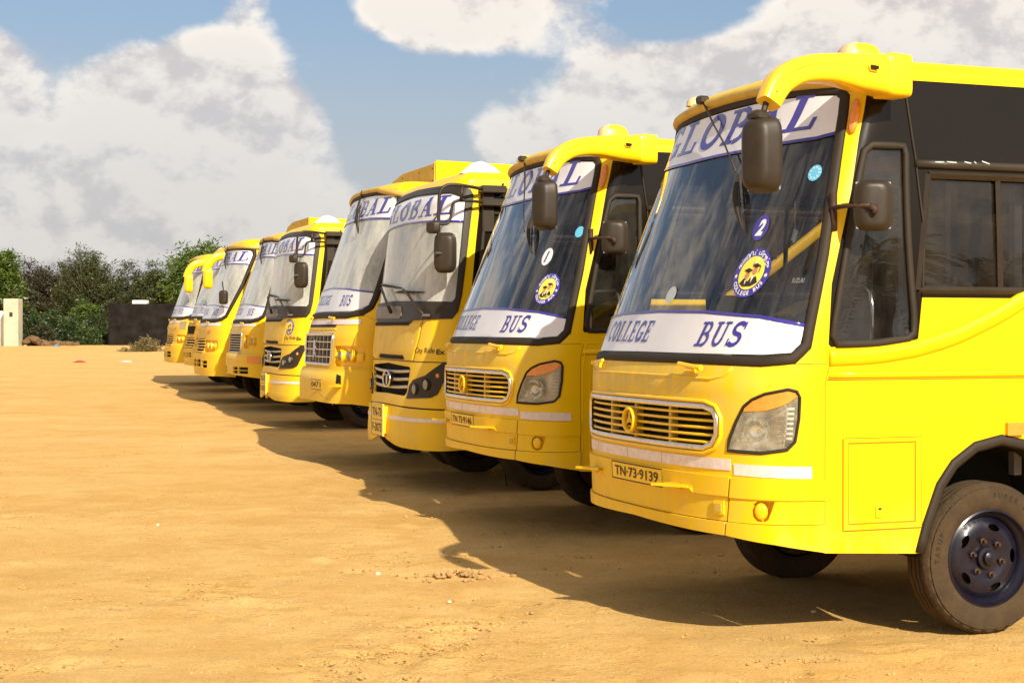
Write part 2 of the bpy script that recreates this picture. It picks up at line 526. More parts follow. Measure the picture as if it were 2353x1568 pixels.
def sk_tube(sk, name, pts, a, b, mat, parent, off=0.0, closed=False, n=8, step=.06, mb=None):
    """a moulding / gasket of elliptical section (a across the skin, b proud of it) along a line on the skin"""
    pts = densify(pts, step, closed)
    A = np.array(pts); N3 = sk.nrm(A[:, 0], A[:, 1]); C = sk.S0(A[:, 0], A[:, 1]) + N3 * off
    m = len(A); V = []; F = []
    for i in range(m):
        p = C[(i - 1) % m] if (closed or i > 0) else C[i]; q = C[(i + 1) % m] if (closed or i < m - 1) else C[i]
        t = q - p; t /= max(np.linalg.norm(t), 1e-9); w = np.cross(t, N3[i]); w /= max(np.linalg.norm(w), 1e-9)
        for k in range(n):
            an = 2 * math.pi * k / n
            V.append(C[i] + w * (a * math.cos(an)) + N3[i] * (b * math.sin(an)))
    for i in range(m if closed else m - 1):
        for k in range(n):
            F.append((i * n + k, i * n + (k + 1) % n, ((i + 1) % m) * n + (k + 1) % n, ((i + 1) % m) * n + k)[::-1])
    if not closed:
        F.append(tuple(range(n))); F.append(tuple((m - 1) * n + k for k in range(n))[::-1])
    if mb is not None: mb.add(V, F); return
    o = raw(name, V, F, mat, parent, smooth=True)
    return o


def sk_box(sk, name, s0, s1, z0, z1, o0, o1, mat, parent, step=.06, z0b=None, z1b=None, mb=None):
    """a curved block lying on the skin; z0b/z1b give the heights at s1 when it slopes"""
    z0b = z0 if z0b is None else z0b; z1b = z1 if z1b is None else z1b
    k = max(1, int(math.ceil(abs(s1 - s0) / step))); t = np.linspace(0, 1, k + 1)
    s = s0 + (s1 - s0) * t; lo = z0 + (z0b - z0) * t; hi = z1 + (z1b - z1) * t
    R = [sk.S(s, lo, o0 + 0 * s), sk.S(s, lo, o1 + 0 * s), sk.S(s, hi, o1 + 0 * s), sk.S(s, hi, o0 + 0 * s)]
    V = []; F = []
    for i in range(k + 1): V += [R[j][i] for j in range(4)]
    for i in range(k):
        for j in range(4):
            F.append((i * 4 + j, i * 4 + (j + 1) % 4, i * 4 + 4 + (j + 1) % 4, i * 4 + 4 + j)[::-1] if s1 > s0 else (i * 4 + j, i * 4 + (j + 1) % 4, i * 4 + 4 + (j + 1) % 4, i * 4 + 4 + j))
    F.append((0, 1, 2, 3) if s1 > s0 else (3, 2, 1, 0)); F.append(tuple(k * 4 + j for j in ((3, 2, 1, 0) if s1 > s0 else (0, 1, 2, 3))))
    if mb is not None: mb.add(V, F); return
    return raw(name, V, F, mat, parent)


def mirror_s(pts): return [(-a, b) for a, b in pts][::-1]
def sym(half):
    """half outline from the bottom centre round the near side to the top centre -> closed outline"""
    return half + [(-a, b) for a, b in half[::-1] if abs(a) > 1e-6]
def ell(cs, cz, rs, rz, n=24, a0=0.0):
    return [(cs + rs * math.cos(a0 + 2 * math.pi * i / n), cz + rz * math.sin(a0 + 2 * math.pi * i / n)) for i in range(n)]
def rrect(s0, s1, z0, z1, r, n=4):
    out = []
    for cx, cz, a in ((s1 - r, z0 + r, -90), (s1 - r, z1 - r, 0), (s0 + r, z1 - r, 90), (s0 + r, z0 + r, 180)):
        for k in range(n + 1):
            t = math.radians(a + 90 * k / n); out.append((cx + r * math.cos(t), cz + r * math.sin(t)))
    return out


# ------------------------------------------------------------------ lettering
TXT = {}


def text2d(st, bold=0.0, shear=0.0):
    key = (st, bold, shear)
    if key in TXT: return TXT[key]
    cu = bpy.data.curves.new('lettering', 'FONT'); cu.body = st; cu.size = 1.0; cu.offset = bold; cu.shear = shear; cu.resolution_u = 3
    o = bpy.data.objects.new('lettering', cu); COL.objects.link(o)
    dg = bpy.context.evaluated_depsgraph_get(); me = bpy.data.meshes.new_from_object(o.evaluated_get(dg))
    V = np.array([v.co[:2] for v in me.vertices]) if len(me.vertices) else np.zeros((0, 2)); F = [tuple(p.vertices) for p in me.polygons]
    bpy.data.objects.remove(o); bpy.data.curves.remove(cu); bpy.data.meshes.remove(me)
    TXT[key] = (V, F); return TXT[key]


def put_text(sk, mb, st, s0, s1, z0, z1, off, bold=0.0, shear=0.0, z0b=None):
    V, F = text2d(st, bold, shear)
    if not len(V): return
    lo, hi = V.min(0), V.max(0); U = (V - lo) / (hi - lo)
    s = s0 + U[:, 0] * (s1 - s0); z = z0 + U[:, 1] * (z1 - z0) + (0 if z0b is None else (z0b - z0) * U[:, 0])
    mb.add(sk.S(s, z, off + 0 * s), [f for f in F])


def arc_text(sk, mb, st, cs, cz, r, h, a_mid, off, span, inward=False, bold=0.0, aspect=1.0):
    n = len(st)
    for i, ch in enumerate(st):
        if ch == ' ': continue
        V, F = text2d(ch, bold)
        if not len(V): continue
        t = (i + .5) / n - .5
        an = math.radians(a_mid - span * t) if not inward else math.radians(a_mid + span * t)
        w = V[:, 0].max() - V[:, 0].min()
        sc_ = h / 0.72
        X = (V[:, 0] - V[:, 0].min() - w / 2) * sc_; Y = V[:, 1] * sc_
        if not inward:
            er = np.array([math.cos(an), math.sin(an)]); et = np.array([math.sin(an), -math.cos(an)]); P = np.array([cs, cz]) + er * r + X[:, None] * et + Y[:, None] * er
        else:
            er = np.array([math.cos(an), math.sin(an)]); et = np.array([-math.sin(an), math.cos(an)]); P = np.array([cs, cz]) + er * (r + h) + X[:, None] * et - Y[:, None] * er
        mb.add(sk.S(P[:, 0], P[:, 1], off + 0 * P[:, 0]), F)


def arcp(cx, cy, rx, ry, a0, a1, n=12):
    return [(cx + rx * math.cos(math.radians(a0 + (a1 - a0) * i / n)), cy + ry * math.sin(math.radians(a0 + (a1 - a0) * i / n))) for i in range(n + 1)]


# slab-serif capitals: strokes (points, width) in a box 0.8 wide and 1 high
GLYPH = {
    'L': [([(.26, 0), (.26, 1)], .2), ([(.02, .05), (.78, .05)], .1), ([(.04, .95), (.5, .95)], .1), ([(.74, .02), (.74, .33)], .09)],
    'G': [(arcp(.42, .5, .31, .43, 48, 322, 16), .18), ([(.45, .42), (.86, .42)], .09), ([(.7, .05), (.7, .42)], .17), ([(.7, .98), (.7, .70)], .07)],
    'C': [(arcp(.44, .5, .32, .43, 48, 318, 16), .18), ([(.72, .98), (.72, .68)], .07)],
    'O': [(arcp(.42, .5, .31, .43, 0, 360, 22), .18)],
    'B': [([(.24, 0), (.24, 1)], .19), ([(.02, .05), (.45, .05)], .1), ([(.02, .95), (.45, .95)], .1), ([(.24, .52), (.48, .52)], .08),
          (arcp(.45, .735, .2, .215, 90, -90, 9), .15), (arcp(.47, .28, .25, .235, 90, -90, 9), .16)],
    'A': [([(.15, .04), (.45, 1)], .08), ([(.66, .04), (.42, 1)], .2), ([(.24, .34), (.6, .34)], .08), ([(-.04, .04), (.3, .04)], .09), ([(.46, .04), (.88, .04)], .09)],
    'E': [([(.24, 0), (.24, 1)], .19), ([(.02, .05), (.74, .05)], .1), ([(.02, .95), (.72, .95)], .1), ([(.24, .51), (.55, .51)], .09), ([(.72, .02), (.72, .3)], .08), ([(.7, .98), (.7, .72)], .08), ([(.55, .38), (.55, .64)], .07)],
    'U': [([(.2, 1), (.2, .34)], .18), (arcp(.43, .34, .23, .28, 180, 360, 10), .14), ([(.66, .34), (.66, 1)], .1), ([(0, .95), (.4, .95)], .09), ([(.5, .95), (.86, .95)], .09)],
    'S': [(arcp(.42, .725, .25, .215, 30, 255, 10) + arcp(.40, .285, .27, .225, 80, -150, 10), .17), ([(.68, .98), (.68, .7)], .07), ([(.1, .02), (.1, .32)], .07)],
}


def put_serif(sk, mb, word, s0, s1, z0, z1, off, shear=.22, z0b=None):
    n = len(word); cw = (s1 - s0) / n; h = z1 - z0; q = 0
    for i, ch in enumerate(word):
        for pts, w in GLYPH[ch]:
            P = np.array(densify(pts, .16, closed=False)); m = len(P); q += 1
            T = np.zeros_like(P); T[1:-1] = P[2:] - P[:-2]; T[0] = P[1] - P[0]; T[-1] = P[-1] - P[-2]
            T /= np.linalg.norm(T, axis=1)[:, None]; Nn = np.stack([-T[:, 1], T[:, 0]], 1) * w / 2
            V = np.concatenate([P + Nn, P - Nn]); V[:, 0] += shear * (V[:, 1] - .5)
            s = s0 + cw * (i + .06 + V[:, 0] * 1.04); z = z0 + V[:, 1] * h + (0 if z0b is None else (z0b - z0) * (V[:, 0] + i) / n)
            F = [(k, m + k, m + k + 1, k + 1) for k in range(m - 1)]
            mb.add(sk.S(s, z, off + (q % 5) * .0004 + 0 * s), F)


def badge(sk, parent, cs, cz, r, name='round_sticker', o0=.001):
    """round college bus sticker: purple ring with white writing, yellow middle with two graduates in caps"""
    b = panel(sk, name, ell(cs, cz, r, r, 40), 'banner_blue', parent, step=.05, off=o0)
    panel(sk, 'sticker_field', ell(cs, cz, r * .68, r * .68, 32), 'sticker_yellow', b, step=.05, off=o0 + .0008)
    mb = MB(); arc_text(sk, mb, 'COLLEGE BUS', cs, cz, r * .74, r * .17, -90, o0 + .0014, 130, inward=True, bold=.03)
    arc_text(sk, mb, 'கல்லூரிப் பேருந்து', cs, cz, r * .74, r * .17, 90, o0 + .0014, 150, bold=.02)
    for sg in (-1, 1):
        a = math.radians(-8 if sg > 0 else 188); c = (cs + r * .84 * math.cos(a), cz + r * .84 * math.sin(a))
        star = [(c[0] + r * (.11 if k % 2 == 0 else .045) * math.sin(math.pi * k / 5), c[1] + r * (.11 if k % 2 == 0 else .045) * math.cos(math.pi * k / 5)) for k in range(10)]
        A = np.array(star); mb.add(sk.S(A[:, 0], A[:, 1], o0 + .0014 + 0 * A[:, 0]), [tuple(range(10))[::-1]])
    mb.build('lettering', 'banner_white', b)
    fig = MB(); dark = MB(); wh = MB()
    def poly(m_, pts, o):
        A = np.array([(cs + x * r, cz + y * r) for x, y in pts]); m_.add(sk.S(A[:, 0], A[:, 1], o + 0 * A[:, 0]), [tuple(range(len(pts)))])
    poly(fig, arcp(-.17, -.1, .13, .17, 0, 340, 12), o0 + .0026); poly(fig, arcp(.2, .08, .13, .17, 0, 340, 12), o0 + .0026)
    poly(fig, [(-.02, .28), (.02, .2), (.12, .33), (.08, .42), (0, .42)], o0 + .0026)
    poly(dark, [(-.5, -.42), (-.3, -.2), (-.05, -.35), (.05, -.2), (.35, -.15), (.5, -.4), (.2, -.55), (-.25, -.56)], o0 + .0018)
    poly(dark, [(-.42, .1), (-.12, -.02), (.08, .1), (-.18, .2)], o0 + .0034); poly(dark, [(-.02, .3), (.2, .18), (.46, .27), (.2, .38)], o0 + .0034)
    poly(dark, [(.42, .27), (.46, .27), (.45, .0), (.41, .0)], o0 + .0034)
    poly(wh, [(-.22, -.3), (-.12, -.3), (-.17, -.5)], o0 + .0030); poly(wh, [(.1, -.12), (.24, -.14), (.14, -.42)], o0 + .0030); poly(wh, [(.05, .4), (.25, .6), (.3, .56), (.1, .36)], o0 + .0030)
    dark.build('graduates_gowns', 'ink_black', b); fig.build('graduates_faces', 'skin_print', b); wh.build('graduates_collars', 'banner_white', b)
    return b


# ------------------------------------------------------------------ wheels
def tyre_mesh():
    prof = []
    R, Wd = .420, .225
    outer = [(.272, -.085), (.285, -.100), (.33, -.112), (.38, -.110), (.400, -.106), (.402, -.098), (.414, -.097), (.424, -.085)]
    n = 96; mb = MB()
    tread = [(.430, -.070), (.430, -.044), (.412, -.040), (.412, -.034), (.430, -.030), (.430, -.004), (.412, 0), (.412, .006), (.430, .010), (.430, .036), (.412, .040), (.412, .046), (.430, .050), (.430, .072)]
    prof = outer + tread + [(r, -h) for r, h in outer[::-1]]
    V = []; F = []
    for pi_, (r, h) in enumerate(prof):
        for k in range(n):
            a = 2 * math.pi * k / n
            hh = h + (.004 * (1 if (k // 2) % 2 else -1) if abs(h) < .06 and r > .41 else 0)
            rr_ = r
            if pi_ in (5, 6, 7) or pi_ in (len(prof) - 6, len(prof) - 7, len(prof) - 8):
                rr_ = r - (.010 if k % 3 == 0 else 0)
            V.append((rr_ * math.cos(a), hh, rr_ * math.sin(a)))
    V = [(v[0] * .978, v[1], v[2] * .978) for v in V]
    for i in range(len(prof) - 1):
        for k in range(n): F.append((i * n + k, i * n + (k + 1) % n, (i + 1) * n + (k + 1) % n, (i + 1) * n + k))
    mb.add(V, F)
    return mb


TY = tyre_mesh()


def sidewall_text():
    mb = MB()
    for st_, a0, sp, r in (('SUPER MILER 99', 75, 85, .338), ('TARUP', 196, 30, .338)):
        for i, c_ in enumerate(st_):
            if c_ == ' ': continue
            V_, F_ = text2d(c_, .02); t_ = (i + .5) / len(st_) - .5; an = math.radians(a0 - sp * t_); w_ = V_[:, 0].max() - V_[:, 0].min()
            er = np.array([math.cos(an), math.sin(an)]); et = np.array([math.sin(an), -math.cos(an)])
            P = er * r + (V_[:, :1] - V_[:, 0].min() - w_ / 2) * .042 * et + V_[:, 1:] * .042 * er
            mb.add([(p[0], -.1135 if math.hypot(*p) > .33 else -.1155, p[1]) for p in P], F_)
    return mb


def rim_mesh():
    """painted steel disc with five oval hand holes"""
    mb = MB()
    n = 60
    mb.lathe([(.272, -.095), (.262, -.100), (.256, -.088), (.244, -.070), (.232, -.058), (.226, -.040)], n, (0, 0, 0))
    # disc with holes: planar CDT then dished
    outer = ell(0, 0, .226, .226, 60); holes = []
    for k in range(5):
        a = 2 * math.pi * (k + .42) / 5
        holes.append([(.172 * math.cos(a) + (-math.sin(a)) * u + math.cos(a) * w, .172 * math.sin(a) + math.cos(a) * u + math.sin(a) * w)
                      for u, w in [(.040 * math.cos(t), .019 * math.sin(t)) for t in np.linspace(0, 2 * math.pi, 14, endpoint=False)]])
    P = []; E = []
    for lp in [outer] + holes:
        k = len(P); P += lp; E += [(k + i, k + (i + 1) % len(lp)) for i in range(len(lp))]
    for rr_, m in ((.205, 40), (.198, 44), (.145, 30), (.125, 26), (.10, 22), (.08, 18), (.05, 12), (.02, 6)):
        for q in ell(0, 0, rr_, rr_, m, .05):
            if all(not inside(np.array([q]), h)[0] for h in holes): P.append(q)
    r = delaunay_2d_cdt([Vector(p) for p in P], E, [], 0, 1e-6)
    V2 = np.array([tuple(v) for v in r[0]])
    T = [tuple(f) for f in r[2]]
    C = np.array([V2[list(f)].mean(0) for f in T]); m = inside(C, outer)
    for h in holes: m &= ~inside(C, h)
    rad = np.hypot(V2[:, 0], V2[:, 1])
    dep = np.interp(rad, [0, .08, .1, .15, .19, .226], [-.058, -.058, -.062, -.075, -.066, -.040])
    mb.add(np.stack([V2[:, 0], dep, V2[:, 1]], 1), [f for f, k in zip(T, m) if k])
    return mb


RIM = rim_mesh()
ME = {}


def shared(key, maker, mat):
    if key not in ME:
        o = maker(); ME[key] = o.data; d = o; me = o.data; bpy.data.objects.remove(d)
    return ME[key]


def wheel(parent, x, y, side, z=.43):
    w = empty('wheel', (x, y, z)); w.parent = parent
    w.rotation_euler = (0, 0.3 * x, 0 if side < 0 else math.pi)
    link('tyre', shared('tyre', lambda: TY.build('tyre', 'rubber_tyre', None, True, 35), None), None, w)
    link('rim', shared('rim', lambda: RIM.build('rim', 'blue_rim', None, True, 35), None), None, w)
    link('sidewall_lettering', shared('swt', lambda: sidewall_text().build('sidewall_lettering', 'black_rubber', None), None), None, w)
    def hub(): 
        mb = MB(); mb.lathe([(.066, -.058), (.060, -.080), (.040, -.084), (.036, -.105), (.018, -.114), (.0, -.115)], 20, (0, 0, 0)); return mb.build('hub', 'blue_rim', None, True, 40)
    link('hub', shared('hub', hub, None), None, w)
    def dark():
        mb = MB(); mb.lathe([(.25, .10), (.0, .10)], 24, (0, 0, 0)); mb.lathe([(.2, -.01), (.0, -.01)], 24, (0, 0, 0)); return mb.build('brake_drum', 'rusty_metal', None)
    link('brake_drum', shared('drum', dark, None), None, w)
    def nut():
        mb = MB(); mb.lathe([(.0, 0), (.018, 0), (.018, -.018), (.010, -.020), (.010, -.040), (0, -.040)][::1], 6, (0, 0, 0)); return mb.build('wheel_nut', 'rusty_metal', None)
    for k in range(6):
        a = 2 * math.pi * (k + .25) / 6
        o = link('wheel_nut', shared('nut', nut, None), None, w); o.location = (.098 * math.cos(a), -.060, .098 * math.sin(a))
    return w


# ------------------------------------------------------------------ ground shape
def ground_h(x, y):
    x = np.asarray(x, float); y = np.asarray(y, float)
    base = .0108 * np.clip(y - 8, 0, 78) - .028
    return base + .004 * np.sin(x * 1.9 + 1.3 * np.sin(y * .33)) * np.sin(y * .7 + .4) + .002 * np.sin(x * 3.7 + y * 1.9)


# ------------------------------------------------------------------ shared bus pieces
def grow(poly, d):
    c = np.mean(poly, axis=0); out = []
    n = len(poly)
    for i in range(n):
        a = np.array(poly[i - 1]); b = np.array(poly[i]); e = np.array(poly[(i + 1) % n])
        t = e - a; t = t / max(np.linalg.norm(t), 1e-9); nn = np.array([t[1], -t[0]])
        out.append(tuple(b + nn * d))
    return out


def arch_pts(cx, z0=.47, r=.50, ztop=1.075, flat=.06):
    base = [(-.50, z0), (-.455, .62), (-.37, .83), (-.28, .945), (-.14, 1.035), (.03, 1.07)]
    return [(cx + a, b) for a, b in base] + [(cx + .06 - a, b) for a, b in base[::-1][1:]]


def lower_side(sc, L, z_top_pts, x_front, wheel_s, rear_s, zb=.50):
    """outline of the yellow side sheet, near side"""
    bot = [(sc, zb)] + arch_pts(wheel_s, z0=zb - .03) + arch_pts(rear_s, z0=zb - .03) + [(sc + L, zb)]
    return bot + [(sc + L, z_top_pts[-1][1])] + z_top_pts[::-1]


def common(bus, sk, L=8.0, wheel_s=2.57, rear_s=6.1, lift=0.0, roofmat='yellow_paint', lip=((0, 3.06), (1.24, 3.01), (1.5, 3.03))):
    sc = sk.sc; ZR, RR = sk.zr, sk.rr
    # roof: rounded edge all round the front and sides, and a crowned top
    sv = np.concatenate([-np.linspace(sc + L, sc + .05, 10), -np.linspace(sc, .0, 30)[:-1], np.linspace(0, sc, 30), np.linspace(sc + .05, sc + L, 10)])
    v0 = np.interp(np.abs(sv), [p[0] for p in lip], [p[1] for p in lip]); tt = np.array([0, .13, .28, .45, .62, .8, 1.0])[:, None]
    A = np.repeat(sv[None, :], 7, 0); Bv = v0[None, :] + (ZR + RR * math.pi / 2 - v0[None, :]) * tt; P = sk.S0(A, Bv); N3 = sk.nrm(A, Bv); h, w = A.shape
    V = list(P.reshape(-1, 3)); NN = list(N3.reshape(-1, 3)); F = []
    for i in range(h - 1):
        for j in range(w - 1): F.append((i * w + j, i * w + j + 1, (i + 1) * w + j + 1, (i + 1) * w + j))
    k0 = len(V); ring = P[-1]
    for fct, dz in ((.75, .018), (.4, .04)):
        mid = ring.copy(); mid[:, 1] *= fct; mid[:, 2] += dz; mid[:, 0] = ring[:, 0] + np.where(ring[:, 0] < 2.0, (1 - fct) * .3, 0)
        V += list(mid); NN += [(0, 0, 1)] * len(mid)
    for j in range(w - 1):
        F.append(((h - 1) * w + j, (h - 1) * w + j + 1, k0 + j + 1, k0 + j)); F.append((k0 + j, k0 + j + 1, k0 + w + j + 1, k0 + w + j))
    F.append(tuple(k0 + w + j for j in range(w)))
    roof = raw('roof', V, F, roofmat, bus, normals=NN)
    # rear wall
    xr = sk.xc + L
    MB().box((xr, 0, 1.78), (.05, sk.W - .06, 2.6), bev=.01).build('rear_wall', 'yellow_paint', bus)
    # floor and chassis
    fl = MB(); fl.box((xr / 2 + .45, 0, 1.12), (xr - 1.0, sk.W - .16, .05)); fl.build('floor', 'cabin_dark', bus)
    ch = MB()
    for sy in (-.42, .42): ch.box((xr / 2 + .3, sy, .62), (xr - .8, .08, .2), bev=.01)
    for xx in (1.2, 2.6, 4.0, 5.6, 7.2): ch.box((xx, 0, .62), (.1, .84, .14))
    wx = sk.xc + wheel_s - sc; rx = sk.xc + rear_s - sc
    ch.box((wx, 0, .43 - lift), (.12, 1.7, .12)); ch.lathe([(.0, -.2), (.17, -.1), (.17, .1), (0, .2)], 14, (rx, 0, .43 - lift)); ch.box((rx, 0, .43 - lift), (.12, 1.7, .12))
    ch.box((3.9, -.7, .62), (.9, .45, .4), bev=.04)
    ch.build('chassis', 'chassis', bus)
    # engine guard / inner bumper bar closing off the view under the nose
    MB().box((.85, 0, .78), (.9, 1.5, .34), bev=.03).build('engine', 'chassis', bus)
    zz = .42 - lift
    wheel(bus, wx, -sk.W / 2 + .16, -1, zz); wheel(bus, wx, sk.W / 2 - .16, 1, zz)
    wheel(bus, rx, -sk.W / 2 + .16, -1, zz); wheel(bus, rx, sk.W / 2 - .16, 1, zz)
    # wheel arch liners
    for cs in (wheel_s, rear_s):
        for sg in (-1, 1):
            pts = arch_pts(cs, z0=.44); V = []; F = []
            for s_, z_ in pts:
                p = sk.pt(s_ * sg * -1, z_, -.01); V.append(p); V.append(Vector((p.x, p.y - (.45 if p.y > 0 else -.45), p.z)))
            for i in range(len(pts) - 1): F.append((2 * i, 2 * i + 1, 2 * i + 3, 2 * i + 2))
            k = len(V); V2 = [V[2 * i + 1] for i in range(len(pts))]; V += V2; F.append(tuple(range(k, k + len(pts))))
            raw('wheel_arch_liner', V, F, 'dark_void', bus)
    return roof


def cabin(bus, sk, L=8.0, seats=3, full=False):
    """what shows through the glass"""
    W = sk.W
    d = MB(); d.box((.78, 0, 1.25), (.55, W - .35, .5), bev=.06); d.box((.62, .55, 1.53), (.35, .6, .12), bev=.04)
    d.build('dashboard', 'cabin_grey', bus)
    st = MB(); c = Vector((1.12, .55, 1.66)); R = Matrix.Rotation(math.radians(-28), 3, 'Y')
    st.tube([c + R @ Vector((.23 * math.cos(a), .23 * math.sin(a), 0)) for a in np.linspace(0, 2 * math.pi, 24, endpoint=False)], .014, 6, True)
    st.tube([c + R @ Vector((-.22, 0, 0)), c + R @ Vector((.22, 0, 0))], .014, 6); st.tube([c, c + Vector((-.25, 0, -.3))], .03, 6)
    st.build('steering_wheel', 'black_plastic', bus, True)
    def seat(x, y, w=.46):
        s = MB(); s.box((x, y, 1.28), (.42, w, .12), bev=.03)
        s.box((x + .24, y, 1.62), (.12, w, .66), rot=Matrix.Rotation(math.radians(8), 3, 'Y'), bev=.04)
        s.box((x, y, 1.03), (.3, w * .8, .36))
        return s.build('seat', 'seat_cloth', bus)
    seat(1.62, .6); seat(1.5, -.55)
    for i in range(seats):
        for yy, ww in ((-.72, .8), (.72, .8)): seat(2.5 + .78 * i, yy, ww)
    if full:
        gr = MB(); gr.tube(smooth_poly([(1.0, -.98, 1.45), (1.0, -.98, 1.93), (1.02, -.30, 1.93), (1.02, -.30, 1.45)], 2, False) if False else [(1.0, -.95, 1.45), (1.0, -.95, 1.80), (1.0, -.93, 1.88), (1.0, -.86, 1.93), (1.0, -.45, 1.93), (1.0, -.37, 1.9), (1.0, -.34, 1.82), (1.0, -.34, 1.45)], .014, 8)
        gr.build('grab_rail', 'chrome', bus, True)
        pt = MB()
        for yy in (-.95, -.35, .15, .95): pt.box((1.95, yy, 1.95), (.05, .05, 2.2))
        pt.box((1.95, 0, 2.62), (.05, 1.95, .08)); pt.box((1.95, 0, 2.98), (.05, 1.95, .1)); pt.box((1.95, .55, 1.2), (.04, .8, .75))
        pt.build('partition', 'cabin_metal', bus)
        MB().box((1.90, -.05, 2.74), (.03, 1.2, .09)).build('wooden_strip', 'orange_wood', bus)
        cl = MB(); cl.box((4.5, 0, 3.04), (5.2, 2.0, .03)); cl.build('ceiling_lining', 'cabin_grey', bus)
        hg = MB(); hg.tube([(1.0, -.12, 2.45), (1.0, -.12, 2.27)], .003, 5); hg.box((1.0, -.12, 2.24), (.01, .05, .08), rot=Matrix.Rotation(.5, 3, 'X'))
        hg.build('hanging_charm', 'sticker_grey', bus)


def windscreen(bus, sk, glass, gw=.030, gh=.014, mat='windscreen_glass', gap=.0):
    g = panel(sk, 'windscreen', glass, mat, bus, step=.07, off=-.004)
    sk_tube(sk, 'gasket', grow(glass, gw * .75), gw, gh, 'black_rubber', g, off=.0, closed=True, step=.05)
    return g


def banner_top(g, sk, glass_top, low, lab='GLOBAL', s0=-1.0, s1=1.02, z0=2.77, z1=2.975, lines=True, arc=0.0):
    """white strip along the head of the windscreen with the word on it"""
    b = panel(sk, 'banner', low + glass_top[::-1], 'banner_gloss', g, step=.07, off=.002)
    sk_tube(sk, 'banner_edge_line', low, .010, .0012, 'banner_blue', b, off=.0035)
    mb = MB(); put_serif(sk, mb, lab, s0, s1, z0, z1, .0035)
    mb.build('lettering', 'banner_blue', b)
    return b


def banner_bottom(g, sk, glass_bot, up, s_c=(-.72, .01), s_b=(.56, .95), z0=1.605, z1=1.73):
    b = panel(sk, 'banner', glass_bot + up[::-1], 'banner_gloss', g, step=.07, off=.002)
    sk_tube(sk, 'banner_edge_line', up, .010, .0012, 'banner_blue', b, off=.0035)
    mb = MB(); put_serif(sk, mb, 'COLLEGE', s_c[0], s_c[1], z0, z1, .0035); put_serif(sk, mb, 'BUS', s_b[0], s_b[1], z0 - .02, z1 - .01, .0035)
    mb.build('lettering', 'banner_blue', b)
    return b


def round_lamp(sk, parent, s, z, r, name='headlight', depth=.05, ring='yellow_plastic', out=.02):
    P = sk.pt(s, z, 0); n = Vector(sk.nrm(np.array([s]), np.array([z]))[0]); n.z = 0; n = (n + Vector((-1.0, 0, 0))).normalized()
    q = n.to_track_quat('Z', 'Y').to_matrix()
    def place(mb):
        mb.V = [tuple(P + n * out + q @ Vector(v)) for v in mb.V]; return mb
    l = place(MB().lathe([(r * 1.18, -.05), (r * 1.18, .0), (r * 1.08, .012), (r, .006)], 24, (0, 0, 0), 'Z')).build(name, ring, parent, True, 50)
    place(MB().lathe([(r, .0), (r * .8, -.02), (r * .45, -.04), (r * .2, -.046), (0, -.046)], 24, (0, 0, 0), 'Z')).build('reflector', 'lamp_reflector', l, True)
    place(MB().lathe([(r, .004), (r * .75, .012), (r * .4, .018), (0, .020)], 24, (0, 0, 0), 'Z')).build('lens', 'lamp_glass', l, True)
    return l


def skin_recess(sk, parent, outline, name, depth, mat_wall, mat_back):
    """walls and back plate of a recess behind a hole in the front sheet"""
    o = panel(sk, name, outline, mat_back, parent, step=.08, off=-depth)
    pts = densify(outline, .06); A = np.array(pts)
    a = sk.S(A[:, 0], A[:, 1], 0 * A[:, 0]); b = sk.S(A[:, 0], A[:, 1], -depth + 0 * A[:, 0]); V = []; F = []; m = len(A)
    for i in range(m): V += [a[i], b[i]]
    for i in range(m): j = (i + 1) % m; F.append((2 * i, 2 * j, 2 * j + 1, 2 * i + 1))
    raw('recess_wall', V, F, mat_wall, o)
    return o


def swept(path, sizes, n=16, pw=3.2):
    """rounded-rectangle section swept along a path in the xz-plane direction; sizes = (height, depth-in-y)"""
    mb = MB(); P = [Vector(p) for p in path]; V = []; F = []; m = len(P)
    for i in range(m):
        a = P[max(i - 1, 0)]; b = P[min(i + 1, m - 1)]; t = (b - a).normalized(); yv = Vector((0, 1, 0)); yv = (yv - t * yv.dot(t)).normalized(); u = yv.cross(t)
        for k in range(n):
            an = 2 * math.pi * (k + .5) / n; c, s_ = math.cos(an), math.sin(an)
            V.append(P[i] + u * (math.copysign(abs(s_) ** (2 / pw), s_) * sizes[i][0] / 2) + yv * (math.copysign(abs(c) ** (2 / pw), c) * sizes[i][1] / 2))
    for i in range(m - 1):
        for k in range(n): F.append((i * n + k, i * n + (k + 1) % n, (i + 1) * n + (k + 1) % n, (i + 1) * n + k))
    F.append(tuple(range(n))[::-1]); F.append(tuple((m - 1) * n + k for k in range(n)))
    return mb.add(V, F)


def catmull(P, k=5):
    P = [np.array(p, float) for p in P]; out = []
    for i in range(len(P) - 1):
        p0 = P[max(i - 1, 0)]; p1 = P[i]; p2 = P[i + 1]; p3 = P[min(i + 2, len(P) - 1)]
        for j in range(k):
            t = j / k
            out.append(.5 * ((2 * p1) + (-p0 + p2) * t + (2 * p0 - 5 * p1 + 4 * p2 - p3) * t * t + (-p0 + 3 * p1 - 3 * p2 + p3) * t ** 3))
    out.append(P[-1]); return out


